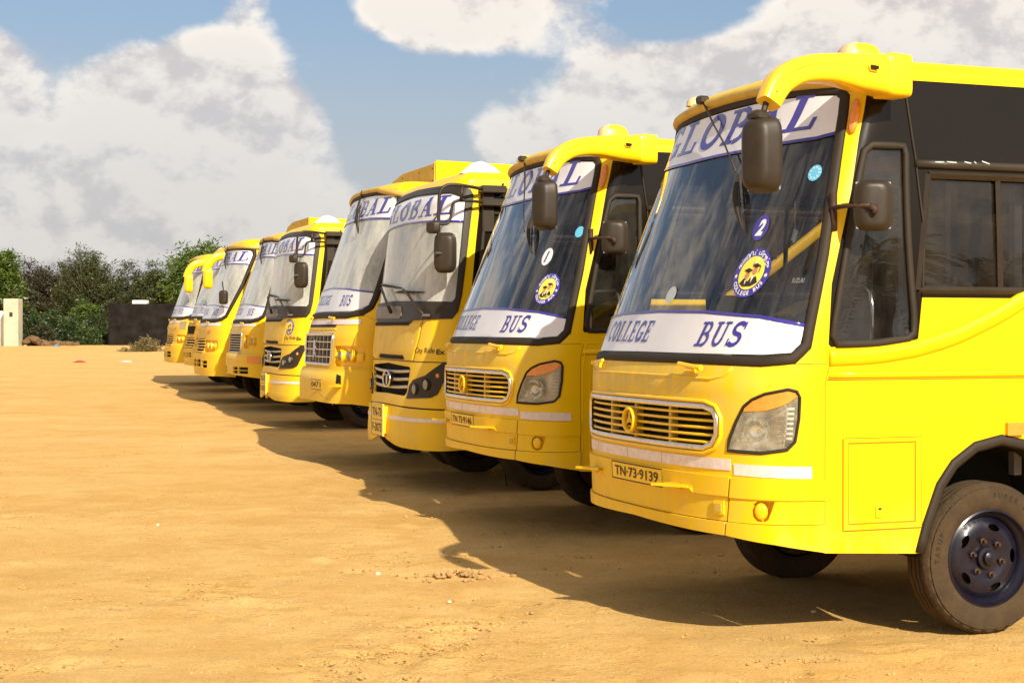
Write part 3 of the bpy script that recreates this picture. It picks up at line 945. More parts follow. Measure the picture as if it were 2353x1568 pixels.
def mirror_head(parent, c, size, yaw, name='mirror', mat='black_plastic', pitch=0.0, face=True):
    """housing: rim edge with the glass on its +x side, bulging back towards -x"""
    R = (Matrix.Rotation(yaw, 4, 'Z') @ Matrix.Rotation(pitch, 4, 'Y')).to_3x3(); w, d, h = size; mb = MB(); V = []; F = []; n = 20
    rings = [(0, 1.0), (.12, 1.03), (.24, 1.0), (.30, .93), (.75, .78), (.95, .55), (1.0, .3)]
    for t, sc_ in rings:
        for k in range(n):
            a = 2 * math.pi * (k + .5) / n; cx, sx = math.cos(a), math.sin(a)
            V.append(Vector(c) + R @ Vector((-t * d, math.copysign(abs(cx) ** .5, cx) * w / 2 * sc_, math.copysign(abs(sx) ** .4, sx) * h / 2 * (sc_ * .4 + .6))))
    for i in range(len(rings) - 1):
        for k in range(n): F.append((i * n + k, i * n + (k + 1) % n, (i + 1) * n + (k + 1) % n, (i + 1) * n + k))
    F.append(tuple((len(rings) - 1) * n + k for k in range(n)))
    o = mb.add(V, F).build(name, mat, parent, True, 40)
    gV = [Vector(c) + R @ Vector((.002, y * w * .44, z * h * .46)) for y, z in ((-1, -1), (1, -1), (1, 1), (-1, 1))]
    gV += [Vector(c) + R @ Vector((-.012, y * w * .44, z * h * .46)) for y, z in ((-1, -1), (1, -1), (1, 1), (-1, 1))]
    raw('mirror_glass', gV, [(0, 1, 2, 3), (7, 6, 5, 4), (0, 4, 5, 1), (1, 5, 6, 2), (2, 6, 7, 3), (3, 7, 4, 0)], 'lamp_reflector', o)
    return o


def wiper(parent, sk, pts, blade, r=.006, name='wiper', off=.04):
    mb = MB(); mb.tube([sk.pt(s, z, off) for s, z in pts], [r * 1.6] + [r] * (len(pts) - 1), 6)
    o = mb.build(name, 'black_plastic', parent, True)
    b = MB(); a0, a1 = blade
    P = [sk.pt(a0[0] + (a1[0] - a0[0]) * t, a0[1] + (a1[1] - a0[1]) * t, .016 + .03 * math.sin(math.pi * t)) for t in np.linspace(0, 1, 9)]
    b.tube(P, [.004, .008, .012, .016, .018, .016, .012, .008, .004], 6)
    Q = [sk.pt(a0[0] + (a1[0] - a0[0]) * t, a0[1] + (a1[1] - a0[1]) * t, .012) for t in np.linspace(0, 1, 5)]
    b.tube(Q, .006, 5)
    b.build('wiper_blade', 'black_rubber', o, True)
    return o


def side_windows(bus, sk, sgn, s_list, z0, z1, mat, frame='black_plastic', sash=True):
    for (a, b) in s_list:
        A_, B_ = (a, b) if sgn > 0 else (-b, -a)
        g = panel(sk, 'side_window', [(A_, z0), (B_, z0), (B_, z1), (A_, z1)], mat, bus, step=.4, off=-.03)
        mb = MB()
        for (p, q) in (((A_, z0), (B_, z0)), ((B_, z0), (B_, z1)), ((B_, z1), (A_, z1)), ((A_, z1), (A_, z0))):
            sk_tube(sk, '', [p, q], .022, .02, None, None, off=-.005, n=4, step=.5, mb=mb)
        if sash:
            m_ = (A_ + B_) / 2
            sk_tube(sk, '', [(m_, z0), (m_, z1)], .018, .015, None, None, off=-.012, n=4, step=.5, mb=mb)
        mb.build('window_frame', frame, g)


def hatch(bus, sk, sgn, s0, s1, z0, z1, mat='yellow_paint'):
    f = lambda p: p if sgn > 0 else [(-a, b) for a, b in p][::-1]
    o = panel(sk, 'locker_hatch', f([(s0 + .035, z0 + .035), (s1 - .012, z0 + .035), (s1 - .012, z1 - .03), (s0 + .035, z1 - .03)]), mat, bus, step=.12, off=.004, thick=.012)
    fr = panel(sk, 'hatch_frame', f([(s0, z0), (s1 + .03, z0), (s1 + .03, z1), (s0, z1)]), mat, o, step=.12, off=.006, thick=.008,
               holes=[f([(s0 + .028, z0 + .028), (s1 - .004, z0 + .028), (s1 - .004, z1 - .022), (s0 + .028, z1 - .022)])])
    for q in (rrect(s0 + .031, s1 - .007, z0 + .031, z1 - .026, .004, 1), rrect(s0 - .002, s1 + .032, z0 - .002, z1 + .002, .004, 1)):
        sk_tube(sk, 'shut_line', f(q), .0018, .001, 'seam_brown', o, off=.0075, closed=True, n=4, step=.2)
    m = (s0 + s1) / 2 - .01
    lt = panel(sk, 'latch', f(rrect(m - .022, m + .022, z0 + .06, z0 + .125, .006, 2)), mat, o, step=.1, off=.011, thick=.008)
    panel(sk, 'latch_slot', f(arcp(m + .004, z0 + .112, .012, .012, 180, 360, 6)), 'dark_void', lt, step=.1, off=.0118)


GROUPX = 'yellow college buses parked side by side'

PROF_A = ((.3, .05), (.6, .02), (1., 0), (1.4, .004), (2.85, .589), (3.2, .69))
PROF_C = ((.2, .06), (.5, 0.), (.9, .03), (1.0, .05), (1.4, .06), (2.9, .26), (3.1, .40), (3.2, .5))
PROF_O = ((.3, .04), (.6, .0), (.95, .0), (1.0, .05), (1.4, .07), (2.9, .60), (3.2, .7))


def flip(sg, pts): return pts if sg > 0 else [(-a, b) for a, b in pts][::-1]


def dome(sk, parent, name, s, z, rs, rz, h, mat, pw=2.0, tilt=0.0):
    rings = [(1, 0), (.97, .45), (.85, .75), (.6, .93), (.3, 1.0), (.02, 1.02)]; n = 20; V = []; F = []
    for r, hh in rings:
        A = []
        for k in range(n):
            a = 2 * math.pi * k / n; u = math.copysign(abs(math.cos(a)) ** (2 / pw), math.cos(a)) * rs * r; w = math.copysign(abs(math.sin(a)) ** (2 / pw), math.sin(a)) * rz * r
            A.append((s + u + tilt * w, z + w))
        A = np.array(A); V += list(sk.S(A[:, 0], A[:, 1], h * hh + 0 * A[:, 0]))
    for i in range(len(rings) - 1):
        for k in range(n): F.append((i * n + k, i * n + (k + 1) % n, (i + 1) * n + (k + 1) % n, (i + 1) * n + k))
    F.append(tuple((len(rings) - 1) * n + k for k in range(n)))
    return raw(name, V, F, mat, parent, smooth=True)


def plate(sk, bus, s0, s1, z0, z1, off, lines, col='yellow_plastic', z1b=None):
    p = panel(sk, 'number_plate', [(s0, z0), (s1, z0), (s1, z1), (s0, z1)], col, bus, step=.1, off=off, thick=.006)
    mb = MB()
    for a, b in (((s0, z0), (s1, z0)), ((s1, z0), (s1, z1)), ((s1, z1), (s0, z1)), ((s0, z1), (s0, z0))):
        sk_tube(sk, '', [a, b], .0035, .001, None, None, off=off + .0012, n=4, step=.1, mb=mb)
    if len(lines) == 2: sk_tube(sk, '', [(s0, (z0 + z1) / 2), (s1, (z0 + z1) / 2)], .0035, .001, None, None, off=off + .0012, n=4, mb=mb)
    mb.build('plate_border', 'ink_black', p)
    tx = MB(); n = len(lines); h = (z1 - z0) / n
    for i, l in enumerate(lines):
        if not l: continue
        zt = z1 - h * i; m = h * (.2 if n == 1 else .26)
        put_text(sk, tx, l, s0 + (s1 - s0) * .07, s1 - (s1 - s0) * .07, zt - h + m, zt - m, off + .002, bold=.018)
    if tx.V: tx.build('lettering', 'ink_black', p)
    return p


def star_emblem(sk, parent, s, z, rs, rz):
    o = MB(); pts = ell(s, z, rs * .86, rz * .86, 28)
    sk_tube(sk, '', pts, rz * .12, .018, None, None, off=.02, closed=True, n=8, step=.03, mb=o)
    e = o.build('emblem', 'yellow_plastic', parent, True)
    st = MB()
    c = sk.pt(s, z, .035)
    for k in range(3):
        a = math.radians(90 + 120 * k)
        tip = sk.pt(s + rs * .80 * math.cos(a), z + rz * .80 * math.sin(a), .02)
        l = sk.pt(s + rs * .16 * math.cos(a + 1.05), z + rz * .16 * math.sin(a + 1.05), .018); r = sk.pt(s + rs * .16 * math.cos(a - 1.05), z + rz * .16 * math.sin(a - 1.05), .018)
        st.add([c, r, tip, l], [(0, 1, 2), (0, 2, 3)])
    st.build('emblem_star', 'yellow_plastic', e)


def gear_mirror_arm(bus, dx=0.0, y=-1.25, head=True, yaw=.5, dark=True):
    Y0 = y
    path = catmull([(.84, Y0, 3.02), (.70, Y0, 3.015), (.50, Y0 - .01, 3.01), (.32, Y0 - .02, 2.975), (.20, Y0 - .02, 2.90), (.135, Y0 - .02, 2.79)], 5)
    SPL = lambda x_: -.27 * max(0.0, min(1.15, (.86 - x_) / .70)); path = [(p[0] + dx + .45 * SPL(p[0]), p[1] + SPL(p[0]), p[2]) for p in path]
    sz = [(.218, .16), (.195, .15), (.150, .13), (.135, .12), (.13, .11), (.11, .10)]
    S_ = [tuple(np.interp(i / 5, range(6), [q[j] for q in sz]) for j in (0, 1)) for i in range(len(path))]
    arm = swept(path, S_, 24, 4.6).build('mirror_arm', 'yellow_plastic', bus, True, 50)
    bl = swept([(.852 + dx, Y0, 3.02), (.87 + dx, Y0 + .0, 3.02), (.99 + dx, Y0 + .02, 3.02), (1.0 + dx, Y0 + .02, 3.02)], [(.21, .165), (.232, .18), (.228, .18), (.205, .165)], 24, 7)
    bl.build('arm_base', 'yellow_plastic', arm, True, 40)
    MB().box((.93 + dx, Y0 + .11, 3.02), (.12, .14, .16), bev=.02).build('arm_bracket', 'yellow_plastic', arm)
    # pressed rib and finger slot along the outside
    rib = MB(); rib.tube([(p[0], p[1] - s[1] * .49, p[2] + s[0] * .12) for p, s in list(zip(path, S_))[4:24]], .006, 6)
    rib.tube([(p[0], p[1] - s[1] * .49, p[2] - s[0] * .20) for p, s in list(zip(path, S_))[10:24]], .006, 6)
    rib.build('arm_rib', 'yellow_plastic', arm, True)
    sl = MB(); sl.tube([(.765 + dx, Y0 - .115, 3.035), (.745 + dx, Y0 - .122, 3.05), (.70 + dx, Y0 - .139, 3.05), (.69 + dx, Y0 - .142, 3.035), (.70 + dx, Y0 - .138, 3.018), (.75 + dx, Y0 - .120, 3.016)], .004, 5, True)
    sl.build('slot_rim', 'yellow_plastic', arm, True)
    MB().box((.73 + dx, Y0 - .127, 3.036), (.045, .022, .016)).build('arm_slot', 'dark_void', arm)
    if head:
        h = mirror_head(bus, (-.005 + dx, Y0 - .29, 2.535), (.205, .115, .375), yaw)
        mb = MB(); mb.tube([(.01 + dx, Y0 - .29, 2.82), (-.02 + dx, Y0 - .29, 2.72)], .016, 8); mb.box((-.04 + dx, Y0 - .29, 2.725), (.09, .10, .06), bev=.02)
        mb.build('mirror_stem', 'black_plastic', h, True, 40)
    return arm


def quarter_mirror(bus, dx=0.0):
    m = mirror_head(bus, (.755 + dx, -1.33, 2.325), (.205, .05, .265), 1.2, 'small_mirror')
    a = MB(); a.tube([(.62 + dx, -1.14, 2.32), (.645 + dx, -1.26, 2.325), (.70 + dx, -1.385, 2.32)], .012, 6); a.tube([(.70 + dx, -1.38, 2.32), (.735 + dx, -1.39, 2.30), (.72 + dx, -1.385, 2.28)], .018, 6)
    a.box((.63 + dx, -1.145, 2.30), (.03, .03, .2)); a.build('mirror_bracket', 'rusty_metal', m, True)


def roof_marker(bus, c, amber=True, k_=1.0):
    mb = MB(); V = []; F = []; n = 14
    rings = [(0, 1.0), (.55, .93), (.85, .72), (1.0, .4)]
    for t, q in rings:
        for k in range(n):
            a = 2 * math.pi * k / n; u = math.copysign(abs(math.cos(a)) ** .6, math.cos(a)); w = math.copysign(abs(math.sin(a)) ** .6, math.sin(a))
            V.append((c[0] + u * .125 * q * k_, c[1] + w * .07 * q * k_, c[2] + t * .10 * k_))
    for i in range(3):
        for k in range(n): F.append((i * n + k, i * n + (k + 1) % n, (i + 1) * n + (k + 1) % n, (i + 1) * n + k))
    F.append(tuple(3 * n + k for k in range(n)))
    o = mb.add(V, F).build('roof_marker_lamp', 'yellow_plastic', bus, True, 60)
    l = MB(); V = []
    for t, q in rings:
        for k in range(7):
            a = math.pi * .62 + 2 * math.pi * .38 * k / 6; u = math.copysign(abs(math.cos(a)) ** .6, math.cos(a)); w = math.copysign(abs(math.sin(a)) ** .6, math.sin(a))
            V.append((c[0] + u * .131 * q * k_, c[1] + w * .074 * q * k_, c[2] + t * .103 * k_))
    F = [(i * 7 + k, i * 7 + k + 1, (i + 1) * 7 + k + 1, (i + 1) * 7 + k) for i in range(3) for k in range(6)]
    l.add(V, F).build('lens', 'pale_amber_lens', o, True)


def hook_shelf(sk, bus, s, z, w=.20, d=.15):
    """folded steel towing bracket: flat top plate on a gusset"""
    P = sk.pt(s, z, 0); n = Vector((-.97, 0, 0)); tl = (sk.pt(s + .05, z) - sk.pt(s - .05, z)).normalized(); up = Vector((0, 0, 1)); mb = MB()
    a = P - tl * w / 2; b = P + tl * w / 2
    top = [a + n * d, b + n * d * .35, b, a]
    V = top + [p - up * .014 for p in top]
    mb.add(V, [(0, 1, 2, 3), (7, 6, 5, 4), (0, 4, 5, 1), (1, 5, 6, 2), (2, 6, 7, 3), (3, 7, 4, 0)])
    V = [b, b + n * d * .35, b - up * .06, b - tl * .006, b - tl * .006 + n * d * .35, b - tl * .006 - up * .06]
    mb.add(V, [(0, 1, 2), (5, 4, 3), (0, 3, 4, 1), (1, 4, 5, 2), (2, 5, 3, 0)])
    V = [P, P + n * d * .6, P - up * .05, P - tl * .006, P - tl * .006 + n * d * .6, P - tl * .006 - up * .05]
    mb.add(V, [(0, 1, 2), (5, 4, 3), (0, 3, 4, 1), (1, 4, 5, 2), (2, 5, 3, 0)])
    mb.build('towing_bracket', 'yellow_plastic', bus)


def sides(bus, sk, L, sill_pts, pillar, wheel_s, rear_s, quarter, win_spans, z_win=(1.89, 2.52), zb=.50, band='black_band', win_glass='tinted_glass', quarter_glass='side_glass', step=.14, top=3.03):
    """both flanks. pillar = line where the black band starts, bottom to top; sill_pts = top edge of the yellow sheet, front to back"""
    sc = sk.sc
    for sg in (1, -1):
        low = lower_side(sc + .004, L, sill_pts, 0, wheel_s, rear_s, zb)
        panel(sk, 'side_panel', flip(sg, low), 'yellow_paint', bus, step=step, thick=.02)
        bo = pillar[::-1] + [pillar[0]][:0]
        outl = sill_pts + [(sc + L, top)] + [(pillar[-1][0], top)] + pillar[::-1][:-1]
        # the rebates round windows are real holes
        hs = [quarter] if quarter else []
        hs += [[(a, z_win[0]), (b, z_win[0]), (b, z_win[1]), (a, z_win[1])] for a, b in win_spans]
        panel(sk, 'window_band', flip(sg, outl), band, bus, holes=[flip(sg, h) for h in hs], step=step, off=-.002, thick=.02)
        if quarter:
            g = panel(sk, 'quarter_window', flip(sg, quarter), quarter_glass, bus, step=.12, off=-.012)
            sk_tube(sk, 'window_frame', flip(sg, grow(quarter, .012)), .022, .016, 'black_rubber', g, off=.0, closed=True, step=.08, n=6)
        side_windows(bus, sk, sg, win_spans, z_win[0], z_win[1], win_glass)
        sk_tube(sk, 'window_rail', flip(sg, [(win_spans[0][0] - .14, z_win[1] + .055), (sc + L - .05, z_win[1] + .055)]), .028, .02, 'black_plastic', bus, off=.0, n=6, step=.4)
        for cs in (wheel_s, rear_s):
            sk_tube(sk, 'wheel_arch_trim', flip(sg, arch_pts(cs, z0=zb - .03)), .032, .016, 'black_rubber', bus, off=.0, n=6, step=.09)


# ------------------------------------------------------------------ type one: small coach-built bus with the wide slatted grille
def bus_slatted(name_args, pose, variant):
    x, y, z, th = pose
    bus = empty('parked_bus', (x, y, z), math.radians(th)); tag(bus, *name_args)
    sk = Skin(PROF_A, zr=3.065, rr=.085); sc = sk.sc; L = 8.2; ws, rs = 2.57, 6.3
    LIP = [(0, 3.06), (.35, 3.055), (.8, 3.035), (1.24, 3.01), (1.5, 3.03)]
    common(bus, sk, L, ws, rs, lip=LIP, lift=z - float(ground_h(x, y)))
    cabin(bus, sk, L, 4, True)
    glass = sym([(0, 1.54), (.66, 1.54), (1.09, 1.53), (1.25, 1.545), (1.29, 1.60), (1.28, 1.66), (1.24, 2.07), (1.16, 2.57), (1.105, 2.93), (1.07, 2.955), (.8, 2.975), (.35, 2.992), (0, 2.995)])
    glass = [p for i, p in enumerate(glass)]
    pillar = [(1.46, 1.585), (1.44, 1.60), (1.36, 1.92), (1.33, 2.42), (1.29, 2.71), (1.275, 2.92)]
    # front sheet below the windscreen
    gr = sym([(0, 1.03), (.76, 1.03), (.83, 1.055), (.865, 1.11), (.865, 1.20), (.835, 1.25), (.76, 1.27), (.3, 1.273), (0, 1.273)])
    head = [(.935, 1.035), (.945, 1.09), (.985, 1.18), (1.035, 1.27), (1.08, 1.305), (1.15, 1.335), (1.27, 1.36), (1.315, 1.35), (1.33, 1.32), (1.325, 1.21), (1.305, 1.09), (1.265, 1.05), (1.13, 1.03)]
    front = sym([(0, .88), (sc, .88), (sc, 1.495), (1.1, 1.495), (0, 1.50)])
    panel(sk, 'front_panel', front, 'yellow_paint', bus, holes=[gr, head, flip(-1, head)], step=.07, thick=.02)
    sur = sym([(0, 1.503), (1.1, 1.498), (sc, 1.498), (sc, 1.58)] + pillar + [(1.27, 3.012), (1.24, 3.01), (.8, 3.035), (.35, 3.055), (0, 3.06)])
    panel(sk, 'windscreen_surround', sur, 'yellow_paint', bus, holes=[grow(glass, .004)], step=.08, thick=.02)
    g = windscreen(bus, sk, glass)
    lip = MB(); sk_tube(sk, '', [(-1.24, 3.01), (-.8, 3.035), (-.35, 3.055), (0, 3.06), (.35, 3.055), (.8, 3.035), (1.24, 3.01)], .035, .035, None, None, off=.012, n=10, step=.06, mb=lip)
    lip.build('roof_lip', 'faded_yellow', bus, True)
    # banners
    low = [(-1.135, 2.735), (-1.0, 2.715), (-.43, 2.705), (0, 2.71), (.43, 2.705), (1.0, 2.715), (1.135, 2.735)]
    top = [(-1.10, 2.93), (-1.07, 2.945), (-.8, 2.965), (-.35, 2.982), (0, 2.985), (.35, 2.982), (.8, 2.965), (1.07, 2.945), (1.10, 2.93)]
    banner_top(g, sk, top, low)
    bot = [(-1.275, 1.60), (-1.24, 1.556), (-1.09, 1.545), (0, 1.55), (1.09, 1.545), (1.24, 1.556), (1.275, 1.60)]
    up = [(-1.27, 1.70), (-1.0, 1.745), (-.54, 1.775), (0, 1.785), (.54, 1.775), (1.0, 1.745), (1.27, 1.70)]
    banner_bottom(g, sk, bot, up)
    if variant == 2:
        badge(sk, g, .835, 1.985, .135)
        n_ = panel(sk, 'number_disc', ell(.79, 2.235, .06, .072, 28), 'banner_blue', g, step=.06, off=.001)
        mb = MB(); put_text(sk, mb, '2', .762, .822, 2.19, 2.282, .002, bold=.05, shear=.25); mb.build('lettering', 'banner_white', n_)
        b_ = panel(sk, 'round_sticker', ell(1.065, 2.52, .045, .045, 12), 'sticker_blue', g, step=.06, off=.001)
        mb = MB()
        for k in range(9): a = 2 * math.pi * k / 9; put_text(sk, mb, 'M', 1.065 + .030 * math.cos(a) - .006, 1.065 + .030 * math.cos(a) + .006, 2.52 + .030 * math.sin(a) - .006, 2.52 + .030 * math.sin(a) + .006, .002)
        mb.build('lettering', 'banner_white', b_)
        panel(sk, 'round_sticker', ell(.08, 1.88, .06, .05, 20), 'sticker_grey', g, step=.06, off=.001)
    else:
        badge(sk, g, 1.0, 1.93, .125)
        n_ = panel(sk, 'number_disc', ell(.87, 2.19, .065, .07, 28), 'banner_white', g, step=.06, off=.001)
        mb = MB(); put_text(sk, mb, '1', .845, .885, 2.145, 2.235, .002, bold=.05, shear=.25); mb.build('lettering', 'banner_blue', n_)
        b_ = panel(sk, 'round_sticker', ell(1.145, 2.38, .042, .045, 12), 'sticker_blue', g, step=.06, off=.001)
    # grille
    dk = skin_recess(sk, bus, gr, 'grille', .07, 'black_plastic', 'dark_void')
    sk_tube(sk, 'grille_frame', grow(gr, -.008), .016, .012, 'chrome', dk, off=.008, closed=True, step=.05)
    sk_tube(sk, 'grille_outer_rim', grow(gr, .020), .012, .016, 'yellow_plastic', dk, off=.0, closed=True, step=.05)
    for k, zz in enumerate((1.069, 1.108, 1.147, 1.186, 1.225)):
        e = .83 - (.03 if k in (0, 4) else 0)
        sk_tube(sk, 'grille_bar', [(-e, zz), (e, zz)], .0085, .012, 'yellow_plastic', dk, off=-.012, step=.06)
    for ss in (-.70, -.36, 0, .43, .75)[1:4]:
        sk_box(sk, 'grille_upright', ss - .011, ss + .011, 1.045, 1.255, -.05, -.004, 'faded_yellow', dk)
    star_emblem(sk, dk, -.03, 1.15, .083, .078)
    # headlights
    for sg in (1, -1):
        H = skin_recess(sk, bus, flip(sg, head), 'headlight', .09, 'black_plastic', 'dull_chrome')
        clear = [(.943, 1.042), (.953, 1.09), (.993, 1.18), (1.026, 1.240), (1.15, 1.248), (1.25, 1.278), (1.322, 1.322), (1.318, 1.21), (1.298, 1.093), (1.262, 1.056), (1.13, 1.037)]
        amb = [(1.028, 1.243), (1.15, 1.251), (1.25, 1.281), (1.322, 1.325), (1.308, 1.345), (1.27, 1.354), (1.15, 1.329), (1.082, 1.299), (1.04, 1.264)]
        panel(sk, 'headlight_lens', flip(sg, clear), 'lamp_glass', H, step=.04, off=.004)
        panel(sk, 'indicator_lens', flip(sg, amb), 'amber_lens', H, step=.04, off=.004)
        bw = MB()
        for (cs, cz, r) in ((1.10, 1.14, .085), (1.02, 1.09, .045)):
            P = sk.pt(sg * cs, cz, -.045); n_ = Vector((-.93, -.36 * sg, 0)); q = n_.to_track_quat('Z', 'Y').to_matrix(); m_ = MB().lathe([(r, 0.02), (r * .85, -.01), (r * .5, -.03), (r * .2, -.04), (0, -.04)], 20, (0, 0, 0), 'Z'); m_.lathe([(.014, -.04), (.014, .0), (0, .004)], 8, (0, 0, 0), 'Z')
            bw.add([P + q @ Vector(v) for v in m_.V], m_.F)
        bw.build('reflector', 'lamp_reflector', H, True)
        for k in range(7):
            zz = 1.10 + k * .026; sk_box(sk, 'reflector_fin', sg * (1.235 + k * .003), sg * (1.295 + k * .002), zz, zz + .012, -.02, -.006, 'banner_white', H)
        sk_tube(sk, 'headlight_rim', flip(sg, grow(head, -.004)), .008, .008, 'black_rubber', H, off=.002, closed=True, step=.04)
    # bumper in three pieces with a crease and a kick-out lip
    bp = panel(sk, 'bumper', sym([(0, .79), (.935, .79), (.95, .895), (0, .90)]), 'yellow_paint', bus, step=.09, off=.022, thick=.025)
    panel(sk, 'bumper_valance', [(-.915, .657), (.915, .657), (.934, .787), (-.934, .787)], 'yellow_paint', bp, step=.09, off=.010, thick=.02)
    panel(sk, 'bumper_lip', [(-.905, .582), (0, .60), (.905, .582), (.915, .652), (-.915, .652)], 'yellow_paint', bp, step=.07, off=.024, thick=.03)
    fogr = .052
    for sg in (1, -1):
        cp = panel(sk, 'bumper_corner', flip(sg, [(.948, .785), (sc - .002, .78), (sc - .002, .885), (.963, .895)]), 'yellow_paint', bus, step=.07, off=.022, thick=.025)
        rec = [(1.075, .72), (1.085, .757), (1.11, .775), (1.20, .775), (1.185, .73), (1.165, .68), (1.14, .664), (1.10, .668), (1.08, .69)]
        panel(sk, 'corner_valance', flip(sg, [(.928, .655), (sc - .002, .655), (sc - .002, .782), (.946, .782)]), 'yellow_paint', cp, holes=[flip(sg, rec)], step=.05, off=.012, thick=.02)
        skin_recess(sk, cp, flip(sg, rec), 'fog_lamp_recess', .035, 'yellow_plastic', 'yellow_plastic')
        panel(sk, 'corner_lip', flip(sg, [(.918, .582), (1.2, .55), (sc - .002, .505), (sc - .002, .652), (.928, .652)]), 'yellow_paint', cp, step=.07, off=.024, thick=.03)
        dome(sk, cp, 'fog_lamp', sg * 1.125, .72, .036, .046, .02, 'yellow_plastic')
        sk_box(sk, 'reflective_tape', sg * .972, sg * 1.40, .905, .965, .001, .005, 'reflective_tape', bus, z0b=.895, z1b=.958)
    sk_box(sk, 'reflective_tape', -.95, .95, .928, .988, .001, .005, 'reflective_tape', bus)
    for s0 in (-.6, -.1, .35): sk_box(sk, 'tape_stitch', s0, s0 + .006, .93, .985, .004, .006, 'faded_yellow', bus)
    sq = sk_box(sk, 'marker_lamp', .838, .908, .69, .762, .008, .022, 'yellow_plastic', bus)
    sk_box(sk, 'marker_lens', .852, .896, .702, .75, .02, .027, 'faded_yellow', sq)
    if variant == 2: plate(sk, bus, -.295, .385, .795, .893, .024, ['TN·73·9139'])
    else: plate(sk, bus, -.37, .235, .80, .90, .024, ['TN 73·9146'])
    for sg in (1, -1):
        hook_shelf(sk, bus, sg * .58, .83 if sg > 0 else .83)
        hg = MB(); sk_tube(sk, '', [(sg * .52, 1.478), (sg * .735, 1.458)], .012, .010, None, None, off=.035, n=6, mb=hg)
        sk_box(sk, '', sg * .60, sg * .66, 1.44, 1.472, .0, .035, None, None, mb=hg); sk_tube(sk, '', [(sg * .71, 1.458), (sg * .735, 1.458)], .017, .017, None, None, off=.035, n=8, mb=hg)
        hg.build('bonnet_hinge', 'yellow_plastic', bus, True, 50)
    sk_tube(sk, 'bonnet_lip', [(-.93, 1.475), (-.88, 1.43), (-.8, 1.415), (-.4, 1.42), (.4, 1.42), (.8, 1.412), (.88, 1.43), (.93, 1.475)], .009, .008, 'yellow_paint', bus, off=.0, step=.05)
    # flanks
    spans = [(1.995 + k * 1.30, 1.995 + k * 1.30 + 1.22) for k in range(5)]
    quarter = [(1.50, 1.61), (1.75, 1.615), (1.96, 1.64), (1.985, 1.66), (1.97, 1.76), (1.735, 2.62), (1.71, 2.655), (1.40, 2.655), (1.365, 2.63), (1.37, 2.5), (1.43, 1.95), (1.465, 1.65)]
    sill = [(1.46, 1.585), (1.73, 1.59), (1.99, 1.61), (2.03, 1.63), (2.03, 1.85), (sc + L, 1.85)]
    sides(bus, sk, L, sill, pillar, ws, rs, quarter, spans)
    for sg in (1, -1):
        sk_tube(sk, 'waist_moulding', flip(sg, [(1.49, 1.437), (sc + L - .05, 1.437)]), .02, .010, 'yellow_paint', bus, off=.0, step=.2, n=6)
        sw = smooth_poly([(2.02, 1.575), (2.28, 1.635), (2.55, 1.74), (2.78, 1.86), (3.2, 2.12), (3.9, 2.62)], 2, False)
        if not (variant == 1 and sg > 0): sw = smooth_poly([(1.465, 1.53), (1.76, 1.538), (2.02, 1.575)], 2, False) + sw[1:]
        sk_tube(sk, 'curved_moulding', flip(sg, sw), .048, .024, 'yellow_paint', bus, off=.0, step=.06, n=10)
        sk_tube(sk, 'band_seam', flip(sg, [(1.60, 3.02), (1.74, 2.80), (1.85, 2.60), (2.0, 2.21), (2.03, 1.86)]), .008, .008, 'black_rubber', bus, off=.0, n=4)
        sk_tube(sk, 'corner_seam', flip(sg, [(sc + .006, .52), (sc + .006, 1.50)]), .002, .001, 'seam_brown', bus, off=.001, n=4)
        sk_tube(sk, 'waist_line', flip(sg, [(1.49, 1.412), (sc + L - .05, 1.412)]), .003, .002, 'seam_brown', bus, off=.001, n=4, step=.3)
        dome(sk, bus, 'pillar_lamp', sg * 1.225, 2.82, .032, .098, .03, 'amber_lens', 2.4, -.1 * sg)
    if variant == 2:
        hatch(bus, sk, 1, 1.59, 2.045, .615, 1.10)
        sk_box(sk, 'side_marker_lamp', 2.625, 2.735, 1.095, 1.165, .0, .022, 'amber_lens', bus)
        [sk_tube(sk, 'paint_chip', [(a_, 2.583 + .004 * k_), (a_ + w_, 2.585)], .005, .003, 'sticker_grey', bus, off=.019, n=4) for k_, (a_, w_) in enumerate(((2.03, .09), (2.15, .10), (2.33, .07), (2.43, .012), (2.48, .05)))]
        tx = MB(); put_text(sk, tx, 'SUZUKI', 1.125, 1.195, 1.925, 1.95, .0005); tx.build('glass_lettering', 'cabin_metal', g)
    else:
        dr = MB()
        for a, b in (((1.50, .56), (1.50, 1.50)), ((1.50, 1.50), (2.04, 1.50)), ((1.56, .62), (1.56, 1.36)), ((1.56, 1.36), (2.0, 1.36)), ((2.04, 1.5), (2.04, .56))):
            sk_tube(sk, '', [a, b], .007, .006, None, None, off=.0, n=5, mb=dr, step=.2)
        dr.build('door_pressing', 'yellow_paint', bus)
    # mirrors, wiper, roof lamps
    gear_mirror_arm(bus, .0 if variant == 2 else .12, -1.25 if variant == 2 else -1.32)
    quarter_mirror(bus, 0 if variant == 2 else .03)
    if variant == 2: wiper(bus, sk, [(-.34, 3.06), (-.1, 2.9), (.15, 2.75), (.42, 2.56)], ((.40, 2.56), (.66, 2.22)))
    else: wiper(bus, sk, [(-.28, 3.08), (-.03, 2.82), (.18, 2.60), (.40, 2.40)], ((.36, 2.56), (.64, 2.22)))
    MB().box(sk.pt(-.36 if variant == 2 else -.30, 3.075, .05), (.07, .07, .05), bev=.012).build('wiper_pivot', 'black_plastic', bus)
    roof_marker(bus, (.98, -.85, 3.165)); roof_marker(bus, (.84, .84, 3.13), k_=.6)
    return bus


